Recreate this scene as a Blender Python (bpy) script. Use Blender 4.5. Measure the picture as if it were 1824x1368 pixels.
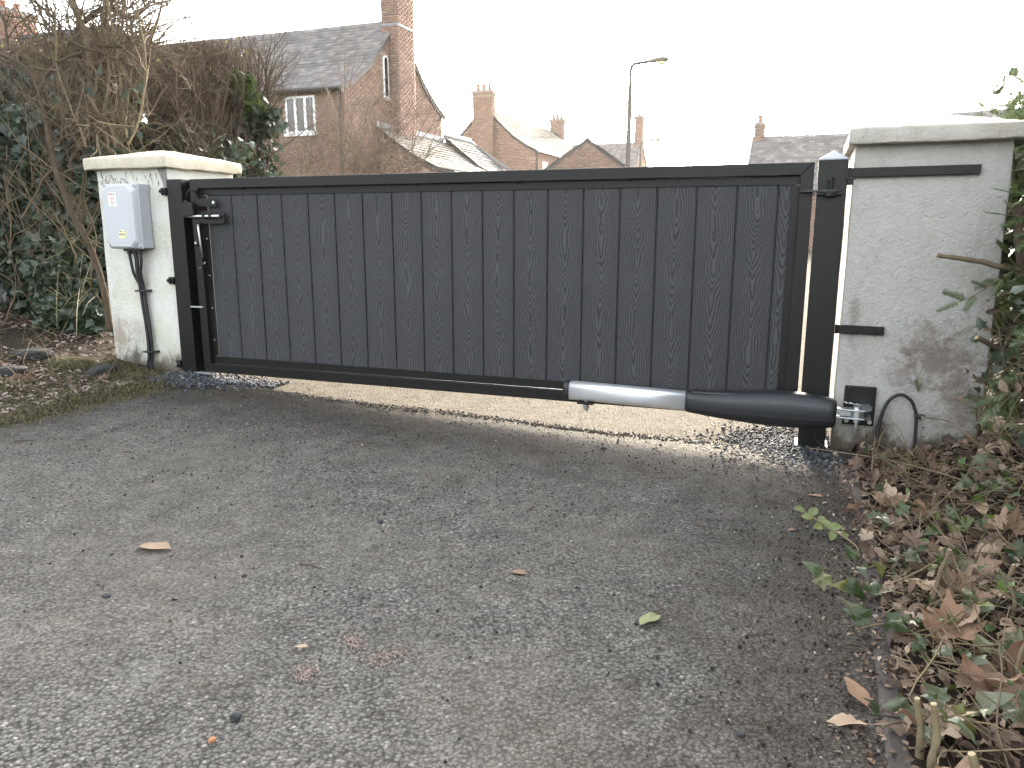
import bpy, math, random
import numpy as np
from mathutils import Vector, Matrix, noise as mnoise
random.seed(7); rng = np.random.default_rng(7)
R = math.radians
for o in list(bpy.data.objects): bpy.data.objects.remove(o)
scn = bpy.context.scene
COL = scn.collection

# ------------------------------------------------------------------ camera, sky, sun, exposure
HC = .92
cam_d = bpy.data.cameras.new('camera'); cam = bpy.data.objects.new('camera', cam_d); COL.objects.link(cam)
cam.location = (0, 0, HC); cam.rotation_euler = (R(90 - 11.5), 0, 0)
cam_d.sensor_width = 36; cam_d.lens = 36 * 1370 / 1824; cam_d.clip_start = .05; cam_d.clip_end = 3000
scn.camera = cam

SUN_EL, SUN_AZ = R(17.0), R(13.0)          # azimuth clockwise from the view direction (+Y)
w = bpy.data.worlds.new('World'); scn.world = w; w.use_nodes = True
nt = w.node_tree; nt.nodes.clear()
sky = nt.nodes.new('ShaderNodeTexSky'); sky.sky_type = 'NISHITA'; sky.sun_disc = False
sky.sun_elevation = SUN_EL; sky.sun_rotation = SUN_AZ; sky.air_density = 1.0; sky.dust_density = 4.0; sky.ozone_density = 1.0
hs = nt.nodes.new('ShaderNodeHueSaturation'); hs.inputs['Saturation'].default_value = .30
bg = nt.nodes.new('ShaderNodeBackground'); bg.inputs[1].default_value = .15
wo = nt.nodes.new('ShaderNodeOutputWorld')
nt.links.new(sky.outputs[0], hs.inputs['Color']); nt.links.new(hs.outputs[0], bg.inputs[0]); nt.links.new(bg.outputs[0], wo.inputs[0])
sd = bpy.data.lights.new('sun', 'SUN'); so = bpy.data.objects.new('sun', sd); COL.objects.link(so)
sd.energy = 2.0; sd.angle = R(8.0); sd.color = (1, .87, .68)
sdir = Vector((math.sin(SUN_AZ) * math.cos(SUN_EL), math.cos(SUN_AZ) * math.cos(SUN_EL), math.sin(SUN_EL)))
so.rotation_euler = sdir.to_track_quat('Z', 'Y').to_euler(); so.location = (20, 60, 30)
vs = scn.view_settings; vs.view_transform = 'Standard'; vs.look = 'None'; vs.gamma = 1; vs.exposure = 3.12; vs.use_curve_mapping = False
scn.render.engine = 'CYCLES'
scn.cycles.max_bounces = 6; scn.cycles.transparent_max_bounces = 4
scn.render.resolution_x = 1024; scn.render.resolution_y = 768

# ------------------------------------------------------------------ gate frame of reference
# s runs along the gate from its left stile to the hinge post, n runs away from the camera, z up
BX, BY = -1.7076, 4.2830
DX, DY = .93454, -.35586; NX, NY = .35586, .93454
GROT = math.atan2(DY, DX)
def W(s, n, z=0.0): return Vector((BX + DX*s + NX*n, BY + DY*s + NY*n, z))
def SN(x, y): return ((x-BX)*DX + (y-BY)*DY, (x-BX)*NX + (y-BY)*NY)
def sstep(t): t = min(1, max(0, t)); return t*t*(3-2*t)
def gz(s, n):                                      # tarmac level: falls gently to the hinge side
    return .025*(3.13 - min(5, max(-3, s)))
def bankz(s, n):                                   # soil level either side of the drive
    b = gz(s, n)
    if s < .06: b += .016*sstep((-.02-s+.10*mnoise.noise(Vector((n*2.1, 7, 0)))+.04*mnoise.noise(Vector((n*9, 1, 0))))/.10) - .006 + .26*sstep((-.12-s)/2.2) + .012*mnoise.noise(Vector((s*3, n*3, 0))) + .006*mnoise.noise(Vector((s*11, n*11, 4)))
    if s > 3.3: b += .012 + .20*sstep((s-3.36)/.9) + .018*mnoise.noise(Vector((s*6, n*6, 2))) + .008*mnoise.noise(Vector((s*19, n*19, 8)))
    return b

# ------------------------------------------------------------------ material helpers
class NT:
    def __init__(self, name):
        self.m = bpy.data.materials.new(name); self.m.use_nodes = True
        self.t = self.m.node_tree; self.t.nodes.clear()
        self.out = self.t.nodes.new('ShaderNodeOutputMaterial'); self.b = self.t.nodes.new('ShaderNodeBsdfPrincipled')
        self.t.links.new(self.b.outputs[0], self.out.inputs[0])
    def n(self, typ, **kw):
        x = self.t.nodes.new('ShaderNode'+typ)
        for k, v in kw.items(): setattr(x, k, v)
        return x
    def set(self, sock, v):
        if isinstance(v, bpy.types.NodeSocket): self.t.links.new(v, sock)
        elif isinstance(v, tuple) and len(v) == 3 and sock.type == 'RGBA': sock.default_value = (*v, 1)
        else: sock.default_value = v
    def math(self, op, a, b=0.0, c=None):
        x = self.n('Math', operation=op); self.set(x.inputs[0], a); self.set(x.inputs[1], b)
        if c is not None: self.set(x.inputs[2], c)
        return x.outputs[0]
    def coord(self, kind='Object'): return self.n('TexCoord').outputs[kind]
    def pos(self): return self.n('NewGeometry').outputs['Position']
    def noise(self, vec, scale, detail=3, rough=.55, dist=0):
        x = self.n('TexNoise'); self.set(x.inputs['Vector'], vec); x.inputs['Scale'].default_value = scale
        x.inputs['Detail'].default_value = detail; x.inputs['Roughness'].default_value = rough; x.inputs['Distortion'].default_value = dist
        return x.outputs[0]
    def voro(self, vec, scale, feature='F1', rnd=1.0):
        x = self.n('TexVoronoi', feature=feature); self.set(x.inputs['Vector'], vec); x.inputs['Scale'].default_value = scale
        x.inputs['Randomness'].default_value = rnd
        return x
    def ramp(self, fac, stops, interp='LINEAR'):
        x = self.n('ValToRGB'); x.color_ramp.interpolation = interp; e = x.color_ramp.elements
        while len(e) > len(stops): e.remove(e[-1])
        while len(e) < len(stops): e.new(1)
        for q, (p, c) in zip(e, stops):
            q.position = p; q.color = (*c, 1) if isinstance(c, tuple) else (c, c, c, 1)
        self.set(x.inputs[0], fac); return x.outputs[0]
    def mix(self, fac, a, b, blend='MIX'):
        x = self.n('Mix', data_type='RGBA', blend_type=blend); self.set(x.inputs[0], fac); self.set(x.inputs[6], a); self.set(x.inputs[7], b)
        return x.outputs[2]
    def mapv(self, vec, scale=(1,1,1), loc=(0,0,0)):
        x = self.n('Mapping'); self.set(x.inputs[0], vec); x.inputs['Scale'].default_value = scale; x.inputs['Location'].default_value = loc
        return x.outputs[0]
    def bump(self, h, strength=.5, dist=.01, normal=None):
        x = self.n('Bump'); x.inputs['Strength'].default_value = strength; x.inputs['Distance'].default_value = dist; self.set(x.inputs['Height'], h)
        if normal is not None: self.set(x.inputs['Normal'], normal)
        return x.outputs[0]
    def fin(self, col, rough=.6, normal=None, metal=0.0, spec=.5):
        self.set(self.b.inputs['Base Color'], col); self.set(self.b.inputs['Roughness'], rough); self.set(self.b.inputs['Metallic'], metal)
        self.set(self.b.inputs['Specular IOR Level'], spec)
        if normal is not None: self.set(self.b.inputs['Normal'], normal)
        return self.m
    def island(self): return self.n('NewGeometry').outputs['Random Per Island']
    def objrnd(self): return self.n('ObjectInfo').outputs['Random']

M = {}
def simple(name, col, rough=.5, metal=0.0, var=.15, scale=30, bump=0.0, spec=.5):
    q = NT(name); v = q.coord(); nz = q.noise(v, scale, 4)
    c = q.mix(nz, tuple(x*(1-var) for x in col), tuple(min(1, x*(1+var)) for x in col))
    r = q.math('MULTIPLY_ADD', q.noise(v, scale*.6, 3), .25, rough-.125)
    M[name] = q.fin(c, r, q.bump(q.noise(v, scale*4, 3), bump, .004) if bump else None, metal, spec)
    return M[name]

def tarmac(name, dark, mid, light, warm, sc, spec=.09):
    q = NT(name); p = q.pos()
    pd = q.n('Vector' 'Math', operation='ADD'); 
    nv = q.n('TexNoise'); q.set(nv.inputs['Vector'], p); nv.inputs['Scale'].default_value = 160; nv.inputs['Detail'].default_value = 2
    sc_ = q.n('VectorMath', operation='SCALE'); q.set(sc_.inputs[0], nv.outputs[1]); sc_.inputs['Scale'].default_value = .006
    q.set(pd.inputs[0], p); q.set(pd.inputs[1], sc_.outputs[0]); pv = pd.outputs[0]
    v1 = q.voro(pv, sc); v2 = q.voro(pv, sc*2.3)
    sep = q.n('SeparateColor'); q.set(sep.inputs[0], v1.outputs['Color']); r1 = sep.outputs[0]
    sep2 = q.n('SeparateColor'); q.set(sep2.inputs[0], v2.outputs['Color']); r2 = sep2.outputs[0]
    stone = q.ramp(r1, [(0, dark), (.45, mid), (.86, mid), (.95, light), (1, tuple(min(.5, x*1.5) for x in light))])
    fine = q.ramp(r2, [(0, dark), (.6, mid), (1, light)])
    c = q.mix(.4, stone, fine)
    gap = q.ramp(v1.outputs['Distance'], [(.35, 0.0), (.75, 1.0)])
    c = q.mix(q.math('MULTIPLY', gap, .75), c, tuple(x*.35 for x in dark))
    big = q.noise(p, 1.3, 5, .6)
    c = q.mix(q.ramp(big, [(.40, 0.0), (.68, .55)]), c, warm)
    med = q.noise(p, 9, 4, .65)
    c = q.mix(.6, c, q.mix(1.0, c, q.ramp(med, [(.25, .5), (.75, 1.4)]), 'MULTIPLY'))
    if spec > .06:                                  # trodden soil and dirt with painted shade of hedge and gate, paler wheel tracks
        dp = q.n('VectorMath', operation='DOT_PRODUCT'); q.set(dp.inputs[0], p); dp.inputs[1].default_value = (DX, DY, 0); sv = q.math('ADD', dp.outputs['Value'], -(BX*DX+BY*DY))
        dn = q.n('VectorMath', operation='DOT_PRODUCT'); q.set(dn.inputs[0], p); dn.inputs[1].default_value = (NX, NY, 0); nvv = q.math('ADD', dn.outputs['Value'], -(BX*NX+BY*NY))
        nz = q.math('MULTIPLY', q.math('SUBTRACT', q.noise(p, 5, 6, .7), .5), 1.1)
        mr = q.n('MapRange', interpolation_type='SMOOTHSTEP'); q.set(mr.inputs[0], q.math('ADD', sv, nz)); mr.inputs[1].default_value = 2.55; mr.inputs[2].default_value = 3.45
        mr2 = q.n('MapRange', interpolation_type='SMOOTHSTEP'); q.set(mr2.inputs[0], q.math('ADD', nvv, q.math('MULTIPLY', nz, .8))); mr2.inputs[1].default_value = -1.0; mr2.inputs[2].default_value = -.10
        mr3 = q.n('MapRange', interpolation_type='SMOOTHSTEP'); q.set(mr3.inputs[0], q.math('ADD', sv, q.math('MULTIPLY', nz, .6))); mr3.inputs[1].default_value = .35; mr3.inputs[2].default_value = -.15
        grime_shade = q.math('MAXIMUM', q.math('MULTIPLY', mr.outputs[0], .85), q.math('MAXIMUM', q.math('MULTIPLY', mr2.outputs[0], .95), q.math('MULTIPLY', mr3.outputs[0], .6)))
        c = q.mix(grime_shade, c, q.mix(.45, c, (.030,.022,.015)))
        c = q.mix(q.math('MULTIPLY', grime_shade, .55), c, q.mix(q.noise(p, 70, 4, .7), (.022,.017,.012), (.075,.06,.045)))
        dk_ = q.ramp(q.noise(p, 2.6, 6, .72, .4), [(.56, 0.0), (.66, .35)]); c = q.mix(dk_, c, q.mix(1.0, c, (.55,.53,.50), 'MULTIPLY'))
        lt_ = q.ramp(q.noise(q.mapv(p, (1, 1, 1), (7, 3, 0)), 3.3, 6, .7), [(.60, 0.0), (.72, .30)]); c = q.mix(lt_, c, (.28,.268,.246))
    h = q.math('SUBTRACT', q.math('MULTIPLY', r1, .5), q.math('MULTIPLY', v1.outputs['Distance'], 1.3))
    h = q.math('ADD', h, q.math('MULTIPLY', v2.outputs['Distance'], -.35))
    h = q.math('ADD', h, q.math('MULTIPLY', q.noise(p, 300, 2), .3))
    nb = q.bump(h, 1.0, .0075)
    nb = q.bump(med, .25, .02, nb)
    M[name] = q.fin(c, q.math('MULTIPLY_ADD', r1, .25, .70 if spec > .06 else .8), nb, 0, spec)
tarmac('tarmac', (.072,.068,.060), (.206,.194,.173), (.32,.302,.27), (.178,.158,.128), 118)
tarmac('road_tarmac', (.07,.060,.045), (.14,.121,.092), (.23,.20,.155), (.12,.103,.078), 90, .05)

def soil(name, a, b, c2):
    q = NT(name); p = q.pos(); n1 = q.noise(p, 22, 6, .7); n2 = q.noise(p, 3, 4)
    c = q.ramp(n1, [(.25, a), (.55, b), (.8, c2)])
    c = q.mix(q.ramp(n2, [(.4, 0.0), (.7, .5)]), c, tuple(x*.55 for x in b))
    M[name] = q.fin(c, .95, q.bump(q.noise(p, 60, 6, .75), .9, .02), 0, .2)
soil('soil', (.014,.010,.007), (.042,.030,.020), (.095,.070,.048))
soil('field', (.04,.045,.02), (.06,.06,.03), (.09,.08,.05))

# composite boards: embossed cathedral grain, one different stretch of it on each board
q = NT('composite_board'); v = q.coord(); sp = q.n('SeparateXYZ'); q.set(sp.inputs[0], v)
rnd = q.math('MULTIPLY', q.objrnd(), 61.7)
def zn(scale, off):
    cx = q.n('CombineXYZ'); q.set(cx.inputs[0], q.math('ADD', rnd, off)); q.set(cx.inputs[2], sp.outputs[2])
    return q.noise(cx.outputs[0], scale, 2, .5)
xw = q.math('ADD', sp.outputs[0], q.math('MULTIPLY', q.math('SUBTRACT', zn(2.2, 0), .5), .05))
nv = q.n('Combine' 'XYZ'); q.set(nv.inputs[0], q.math('ADD', rnd, q.math('MULTIPLY', sp.outputs[0], 26))); q.set(nv.inputs[2], q.math('MULTIPLY', sp.outputs[2], 9))
wob = q.math('MULTIPLY', q.math('SUBTRACT', q.noise(nv.outputs[0], 1, 3, .6), .5), .026)
dd = q.math('ADD', q.math('MULTIPLY', sp.outputs[2], -.19), q.math('ADD', q.math('MULTIPLY', q.math('SUBTRACT', zn(2.4, 20), .5), .17), q.math('MULTIPLY', q.math('SUBTRACT', zn(7.0, 40), .5), .018)))
ax = q.math('SQRT', q.math('MULTIPLY_ADD', xw, xw, .000018))
rr = q.math('ADD', q.math('MULTIPLY', dd, -1.0), q.math('MULTIPLY_ADD', q.math('MULTIPLY', ax, ax), -5.5, q.math('MULTIPLY', ax, -.75)))
rr = q.math('ADD', rr, wob)
wv = q.math('SINE', q.math('MULTIPLY', rr, 6.283/.0118))
hgt = q.ramp(q.math('MULTIPLY_ADD', wv, .5, .5), [(.0, 0.0), (.22, .1), (.45, .9), (.8, 1.0), (1, .8)])
fn = q.n('CombineXYZ'); q.set(fn.inputs[0], q.math('MULTIPLY', sp.outputs[0], 700)); q.set(fn.inputs[2], q.math('MULTIPLY', sp.outputs[2], 25))
fibre = q.noise(fn.outputs[0], 1, 2)
c = q.mix(hgt, (.024,.0242,.0252), (.064,.0645,.067))
c = q.mix(q.math('MULTIPLY', fibre, .3), c, (.042,.043,.046))
c = q.mix(q.ramp(q.noise(v, 5, 4), [(.5, 0.0), (.8, .35)]), c, (.066,.068,.070))
scf = q.ramp(q.noise(q.mapv(v, (9, 9, 3)), 3, 6, .75), [(.66, 0.0), (.74, .5)])
c = q.mix(scf, c, (.10,.105,.11))
M['board'] = q.fin(c, .58, q.bump(q.math('ADD', hgt, q.math('MULTIPLY', fibre, .25)), .9, .0022), 0, .22)

# render on the pillars: cream masonry paint, rough float marks, green algae and earth splashes
def render_mat(name, base, algae, dirt, amt, base_h, blobs=()):
    q = NT(name); v = q.coord(); p = q.pos()
    n1 = q.noise(v, 45, 5, .6); n2 = q.noise(v, 4.2, 5, .65); n3 = q.noise(q.mapv(v, (1, 1, .45)), 7, 6, .7); n4 = q.noise(v, 17, 6, .75, .6)
    c = q.mix(n1, tuple(x*.90 for x in base), base)
    c = q.mix(q.ramp(n4, [(.42, 0.0), (.75, .55)]), c, tuple(x*.78 for x in base))
    c = q.mix(q.ramp(n2, [(.48, 0.0), (.70, amt)]), c, algae)
    c = q.mix(q.ramp(n3, [(.57, 0.0), (.74, .6*amt+.1)]), c, dirt)
    streak = q.noise(q.mapv(v, (1, 1, .05)), 26, 5, .7); c = q.mix(q.ramp(streak, [(.58, 0.0), (.80, .22)]), c, tuple(x*1.3 for x in dirt))
    for bx_, by_, bz_, rx_, rz2, st_ in blobs:       # splashes and scuffs with a shape of their own
        sx = q.n('SeparateXYZ'); q.set(sx.inputs[0], v)
        ex = q.math('DIVIDE', q.math('SUBTRACT', sx.outputs[0], bx_), rx_); ez_ = q.math('DIVIDE', q.math('SUBTRACT', sx.outputs[2], bz_), rz2); ey = q.math('DIVIDE', q.math('SUBTRACT', sx.outputs[1], by_), .3)
        d2 = q.math('SQRT', q.math('ADD', q.math('ADD', q.math('MULTIPLY', ex, ex), q.math('MULTIPLY', ez_, ez_)), q.math('MULTIPLY', ey, ey)))
        d2 = q.math('ADD', d2, q.math('MULTIPLY', q.math('SUBTRACT', n4, .5), 2.6))
        d2 = q.math('ADD', d2, q.math('MULTIPLY', q.math('SUBTRACT', n1, .5), 1.2))
        c = q.mix(q.math('MULTIPLY', q.ramp(d2, [(.25, 1.0), (1.0, 0.0)]), st_), c, dirt)
    if base_h > 0:
        sx = q.n('SeparateXYZ'); q.set(sx.inputs[0], v)
        up = q.math('ADD', sx.outputs[2], q.math('MULTIPLY', q.math('SUBTRACT', n3, .5), .45)); up = q.math('ADD', up, q.math('MULTIPLY', q.math('SUBTRACT', n4, .5), .12))
        splash = q.ramp(up, [(0, 1.0), (base_h*.55, .85), (base_h, .30), (base_h*1.7, .07), (base_h*2.6, 0.0)])
        c = q.mix(splash, c, q.mix(n1, (.035,.027,.019), (.13,.105,.075)))
    sc_ = q.noise(v, 90, 2); c = q.mix(q.ramp(sc_, [(.68, 0.0), (.75, .6)]), c, tuple(x*.4 for x in dirt))
    h = q.math('ADD', q.math('MULTIPLY', q.noise(v, 42, 3, .6, 1.2), 1.0), q.math('MULTIPLY', q.noise(v, 130, 3), .45))
    M[name] = q.fin(c, .88, q.bump(h, .8, .009), 0, .2)
render_mat('render_cream', (.62,.61,.555), (.45,.45,.26), (.27,.22,.17), .5, .12, ((-.20, -.26, .22, .10, .13, .8), (-.06, -.26, .25, .12, .09, .45), (.02, -.26, .55, .1, .2, .25)))
render_mat('render_grey', (.415,.402,.37), (.33,.32,.27), (.165,.135,.115), .45, .105, ((.10, -.26, .42, .16, .16, .85), (.20, -.26, .24, .14, .16, .7), (-.02, -.26, .34, .08, .10, .5), (-.22, -.26, .55, .03, .12, .55), (.2, -.26, .75, .1, .2, .25)))
render_mat('cap_cream', (.58,.53,.42), (.46,.39,.25), (.19,.17,.11), .75, -9)
render_mat('cap_grey', (.45,.42,.37), (.33,.30,.25), (.13,.115,.09), .8, -9)
simple('black_metal', (.0072,.0066,.0060), .42, 0, .3, 60, .05, .28)
simple('black_plastic', (.014,.015,.017), .42, 0, .2, 40, .03, .5)
simple('black_rubber', (.016,.016,.016), .6, 0, .3, 60, .1, .4)
simple('galvanised', (.55,.57,.58), .34, .9, .15, 90, .05)
simple('aluminium', (.78,.79,.80), .36, .75, .05, 8, .0)
simple('cap_metal', (.30,.32,.34), .55, .0, .1, 30)
simple('box_grey', (.44,.455,.465), .45, 0, .04, 12, .03)
simple('box_side', (.35,.365,.38), .5, 0, .05, 12, .03)
simple('label_white', (.8,.8,.8), .4, 0, .03, 20)
simple('label_yellow', (.68,.62,.33), .5, 0, .1, 60)
simple('ink_red', (.55,.07,.06), .5)
simple('ink_grey', (.22,.21,.22), .5)
simple('ink_green', (.12,.2,.15), .5)
simple('white_upvc', (.78,.78,.76), .35, 0, .04, 8)
simple('lamp_steel', (.10,.085,.07), .5, .3, .15, 6)
simple('lamp_head', (.16,.14,.10), .5, 0, .1, 6)
simple('lead', (.22,.22,.23), .6, .2, .2, 8)
simple('mortar', (.30,.26,.21), .95, 0, .2, 12)
simple('mortar_grey', (.20,.19,.175), .95, 0, .3, 40, .5)
simple('fascia', (.045,.04,.036), .6, 0, .2, 6)
simple('clay_pot', (.32,.15,.09), .8, 0, .2, 9)
simple('pale_paint', (.5,.55,.5), .5, 0, .1, 6)
simple('red_box', (.5,.06,.05), .5)
simple('kerb_concrete', (.055,.048,.042), .95, 0, .5, 16, .6)
simple('pebble_dark', (.03,.031,.032), .8, 0, .4, 70, .4)
simple('pebble_tan', (.34,.15,.07), .8, 0, .3, 70, .3)
simple('stone_grey', (.032,.031,.029), .9, 0, .35, 25, .6)
simple('rotten_wood', (.045,.04,.035), .9, 0, .6, 18, .8)
q = NT('glass'); q.b.inputs['IOR'].default_value = 1.5
M['glass'] = q.fin((.02,.025,.03), .05, None, 0, .8)

def brick_mat(name, cols):
    q = NT(name); r = q.island(); v = q.coord()
    c = q.ramp(r, [(i/len(cols), k) for i, k in enumerate(cols)], 'CONSTANT')
    c = q.mix(q.noise(v, 7, 4), c, q.mix(.5, c, (.30,.20,.15)))
    c = q.mix(q.ramp(q.noise(v, .9, 4), [(.45, 0.0), (.75, .45)]), c, (.24,.19,.16))
    M[name] = q.fin(c, .92, None, 0, .2)
brick_mat('brick', [(0.228, 0.134, 0.098), (0.259, 0.15, 0.108), (0.203, 0.128, 0.099), (0.284, 0.175, 0.13), (0.222, 0.141, 0.111), (0.172, 0.114, 0.093), (0.315, 0.212, 0.164), (0.247, 0.144, 0.105)])
brick_mat('brick_far', [(.30,.16,.11), (.34,.19,.13), (.28,.17,.13), (.32,.2,.15)])
def slate_mat(name, cols):
    q = NT(name); r = q.island(); v = q.coord()
    c = q.ramp(r, [(i/len(cols), k) for i, k in enumerate(cols)], 'CONSTANT')
    c = q.mix(q.ramp(q.noise(v, 2.0, 5, .65), [(.48, 0.0), (.72, .5)]), c, (.20,.185,.15))
    M[name] = q.fin(c, q.math('MULTIPLY_ADD', r, .2, .66), q.bump(q.noise(v, 14, 3), .3, .01), 0, .22)
slate_mat('slate', [(.15,.14,.138), (.18,.168,.163), (.135,.125,.124), (.205,.19,.18), (.16,.147,.146), (.24,.225,.21)])
slate_mat('slate_warm', [(.066,.060,.049), (.082,.075,.061), (.056,.052,.043), (.098,.090,.074)])
slate_mat('slate_dark', [(.06,.062,.068), (.075,.076,.08), (.055,.055,.06)])

def bark(name, a, b, moss):
    q = NT(name); v = q.pos(); nz = q.noise(v, 60, 4, .7)
    c = q.mix(nz, a, b); r = q.island()
    c = q.mix(q.math('MULTIPLY', r, .6), c, tuple(x*.55 for x in a))
    c = q.mix(q.ramp(q.noise(v, 7, 4), [(.52, 0.0), (.72, .6)]), c, moss)
    M[name] = q.fin(c, .9, q.bump(nz, .6, .006), 0, .2)
bark('bark', (.12,.088,.058), (.26,.20,.135), (.18,.17,.07))
bark('bark_mid', (.085,.064,.044), (.20,.155,.108), (.15,.14,.06))
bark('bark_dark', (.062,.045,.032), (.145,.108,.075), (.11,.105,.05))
bark('bark_straw', (.15,.115,.068), (.29,.235,.145), (.21,.19,.09))
bark('twig_red', (.10,.070,.052), (.205,.15,.112), (.16,.135,.09))
simple('cut_wood', (.36,.28,.16), .85, 0, .35, 130, .4)

def leafmat(name, cols, trans=.25, rough=.45, vein=None, per='island'):
    q = NT(name); r = q.island() if per == 'island' else q.objrnd(); v = q.coord() if per != 'island' else q.pos()
    c = q.ramp(r, [(i/max(1, len(cols)-1), k) for i, k in enumerate(cols)])
    c = q.mix(q.ramp(q.noise(v, 40, 4, .65), [(.40, 0.0), (.75, .5)]), c, q.mix(1.0, c, (.45,.42,.38), 'MULTIPLY'))
    if vein:
        sx = q.n('SeparateXYZ'); q.set(sx.inputs[0], q.coord())
        ax = q.math('ABSOLUTE', sx.outputs[0])
        t1 = q.math('LESS_THAN', ax, .0012)
        sv = q.math('FRACT', q.math('MULTIPLY', q.math('SUBTRACT', sx.outputs[1], q.math('MULTIPLY', ax, .9)), 80.0))
        t2 = q.math('MULTIPLY', q.math('LESS_THAN', sv, .10), .55)
        c = q.mix(q.math('MULTIPLY', q.math('MAXIMUM', t1, t2), .55), c, vein)
    q.set(q.b.inputs['Base Color'], c); q.b.inputs['Roughness'].default_value = rough; q.b.inputs['Specular IOR Level'].default_value = .45
    tr = q.n('BsdfTranslucent'); q.set(tr.inputs[0], c); mx = q.n('MixShader'); mx.inputs[0].default_value = trans
    q.t.links.new(q.b.outputs[0], mx.inputs[1]); q.t.links.new(tr.outputs[0], mx.inputs[2]); q.t.links.new(mx.outputs[0], q.out.inputs[0])
    M[name] = q.m
leafmat('ivy_dark', [(.016,.028,.015), (.028,.044,.022), (.042,.062,.034), (.07,.09,.055), (.03,.046,.028)], .12, .30)
leafmat('ivy_light', [(.05,.085,.02), (.085,.13,.03), (.035,.06,.02), (.12,.16,.04)], .3, .38)
leafmat('ivy_single', [(.034,.058,.018), (.085,.108,.048), (.155,.168,.105), (.05,.08,.018), (.14,.145,.035), (.185,.195,.13), (.03,.05,.017)], .25, .34, (.24,.27,.17), 'obj')
leafmat('dead_leaf', [(.26,.165,.105), (.40,.285,.19), (.16,.085,.05), (.48,.36,.25), (.22,.13,.085), (.115,.055,.032), (.36,.22,.13)], .22, .65, (.45,.34,.22), 'obj')
leafmat('litter', [(.15,.10,.07), (.27,.19,.13), (.08,.05,.034), (.38,.29,.21), (.13,.085,.06), (.045,.03,.022), (.2,.13,.09)], .1, .75)
leafmat('litter_pale', [(.22,.17,.14), (.30,.24,.20), (.15,.10,.08), (.36,.30,.25), (.10,.07,.055)], .1, .7)
leafmat('straw', [(.16,.14,.07), (.22,.19,.10), (.11,.11,.05), (.28,.25,.15)], .2, .6)
leafmat('grass', [(.085,.095,.03), (.14,.14,.05), (.17,.135,.075), (.07,.085,.025), (.20,.165,.10), (.12,.085,.05)], .2, .6)
leafmat('yew', [(.025,.05,.014), (.05,.08,.022), (.08,.11,.035), (.13,.155,.07)], .15, .4)
leafmat('bud', [(.20,.22,.05), (.30,.30,.07), (.24,.19,.06)], .35, .5)
leafmat('orange_leaf', [(.32,.12,.05), (.42,.2,.08), (.25,.09,.04)], .35, .6)
leafmat('pale_leaf', [(.26,.28,.14), (.30,.29,.16), (.22,.25,.10)], .25, .5, (.34,.35,.2), 'obj')
q = NT('chippings'); r = q.island()
M['chippings'] = q.fin(q.ramp(r, [(0, (.018,.019,.022)), (.5, (.05,.053,.06)), (.85, (.10,.105,.115)), (1, (.2,.2,.2))]), q.math('MULTIPLY_ADD', r, .2, .7), None, 0, .2)
q = NT('grit'); r = q.island()
M['grit'] = q.fin(q.ramp(r, [(0, (.012,.010,.008)), (.6, (.035,.028,.022)), (.9, (.09,.075,.055)), (1, (.35,.33,.29))]), .85, None, 0, .3)
q = NT('brick_dust'); r = q.island()
M['brick_dust'] = q.fin(q.ramp(r, [(0, (.15,.115,.095)), (.5, (.28,.215,.18)), (1, (.40,.31,.26))]), .9, None, 0, .2)

# ------------------------------------------------------------------ mesh helpers
class MB:
    def __init__(self): self.v = []; self.f = []
    def add(self, vs, fs):
        b = len(self.v); self.v += [tuple(p) for p in vs]; self.f += [tuple(i+b for i in f) for f in fs]; return self
    def box(self, x0, x1, y0, y1, z0, z1):
        vs = [(x, y, z) for z in (z0, z1) for y in (y0, y1) for x in (x0, x1)]
        return self.add(vs, [(0,2,3,1), (4,5,7,6), (0,1,5,4), (2,6,7,3), (0,4,6,2), (1,3,7,5)])
    def prism(self, poly, axis, a0, a1):
        k = len(poly); vs = []
        for a in (a0, a1):
            for (p, r_) in poly:
                vs.append((a, p, r_) if axis == 'x' else (p, a, r_) if axis == 'y' else (p, r_, a))
        fs = [tuple(range(k))[::-1], tuple(range(k, 2*k))] + [(i, (i+1) % k, k+(i+1) % k, k+i) for i in range(k)]
        return self.add(vs, fs)
    def tube(self, pts, rad, sides=8, cap=True):
        pts = [Vector(p) for p in pts]; k = len(pts)
        if not hasattr(rad, '__len__'): rad = [rad]*k
        vs = []; up = None
        for i in range(k):
            t = (pts[min(i+1, k-1)] - pts[max(i-1, 0)]).normalized()
            if up is None: up = t.orthogonal().normalized()
            a = (up - t*up.dot(t)); a = a.normalized() if a.length > 1e-5 else t.orthogonal().normalized()
            up = a; b = t.cross(a)
            for j in range(sides):
                g = 2*math.pi*j/sides; vs.append(pts[i] + (a*math.cos(g) + b*math.sin(g))*rad[i])
        fs = [(i*sides+j, i*sides+(j+1) % sides, (i+1)*sides+(j+1) % sides, (i+1)*sides+j) for i in range(k-1) for j in range(sides)]
        if cap: fs += [tuple(range(sides))[::-1], tuple(range((k-1)*sides, k*sides))]
        return self.add(vs, fs)
    def cyl(self, p0, p1, r, sides=16): return self.tube([p0, p1], r, sides)
    def loft(self, rings):
        m = len(rings[0]); vs = [p for r_ in rings for p in r_]
        fs = [(i*m+j, i*m+(j+1) % m, (i+1)*m+(j+1) % m, (i+1)*m+j) for i in range(len(rings)-1) for j in range(m)]
        fs += [tuple(range(m))[::-1], tuple(range((len(rings)-1)*m, len(rings)*m))]
        return self.add(vs, fs)
    def build(self, name, mat, parent=None, off=(0,0,0), bevel=0, smooth=False, seg=2):
        me = bpy.data.meshes.new(name); me.from_pydata([(a-off[0], b-off[1], c-off[2]) for a, b, c in self.v], [], self.f)
        fix_normals(me)
        return mkobj(name, me, mat, parent, bevel, smooth, seg)
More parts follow.
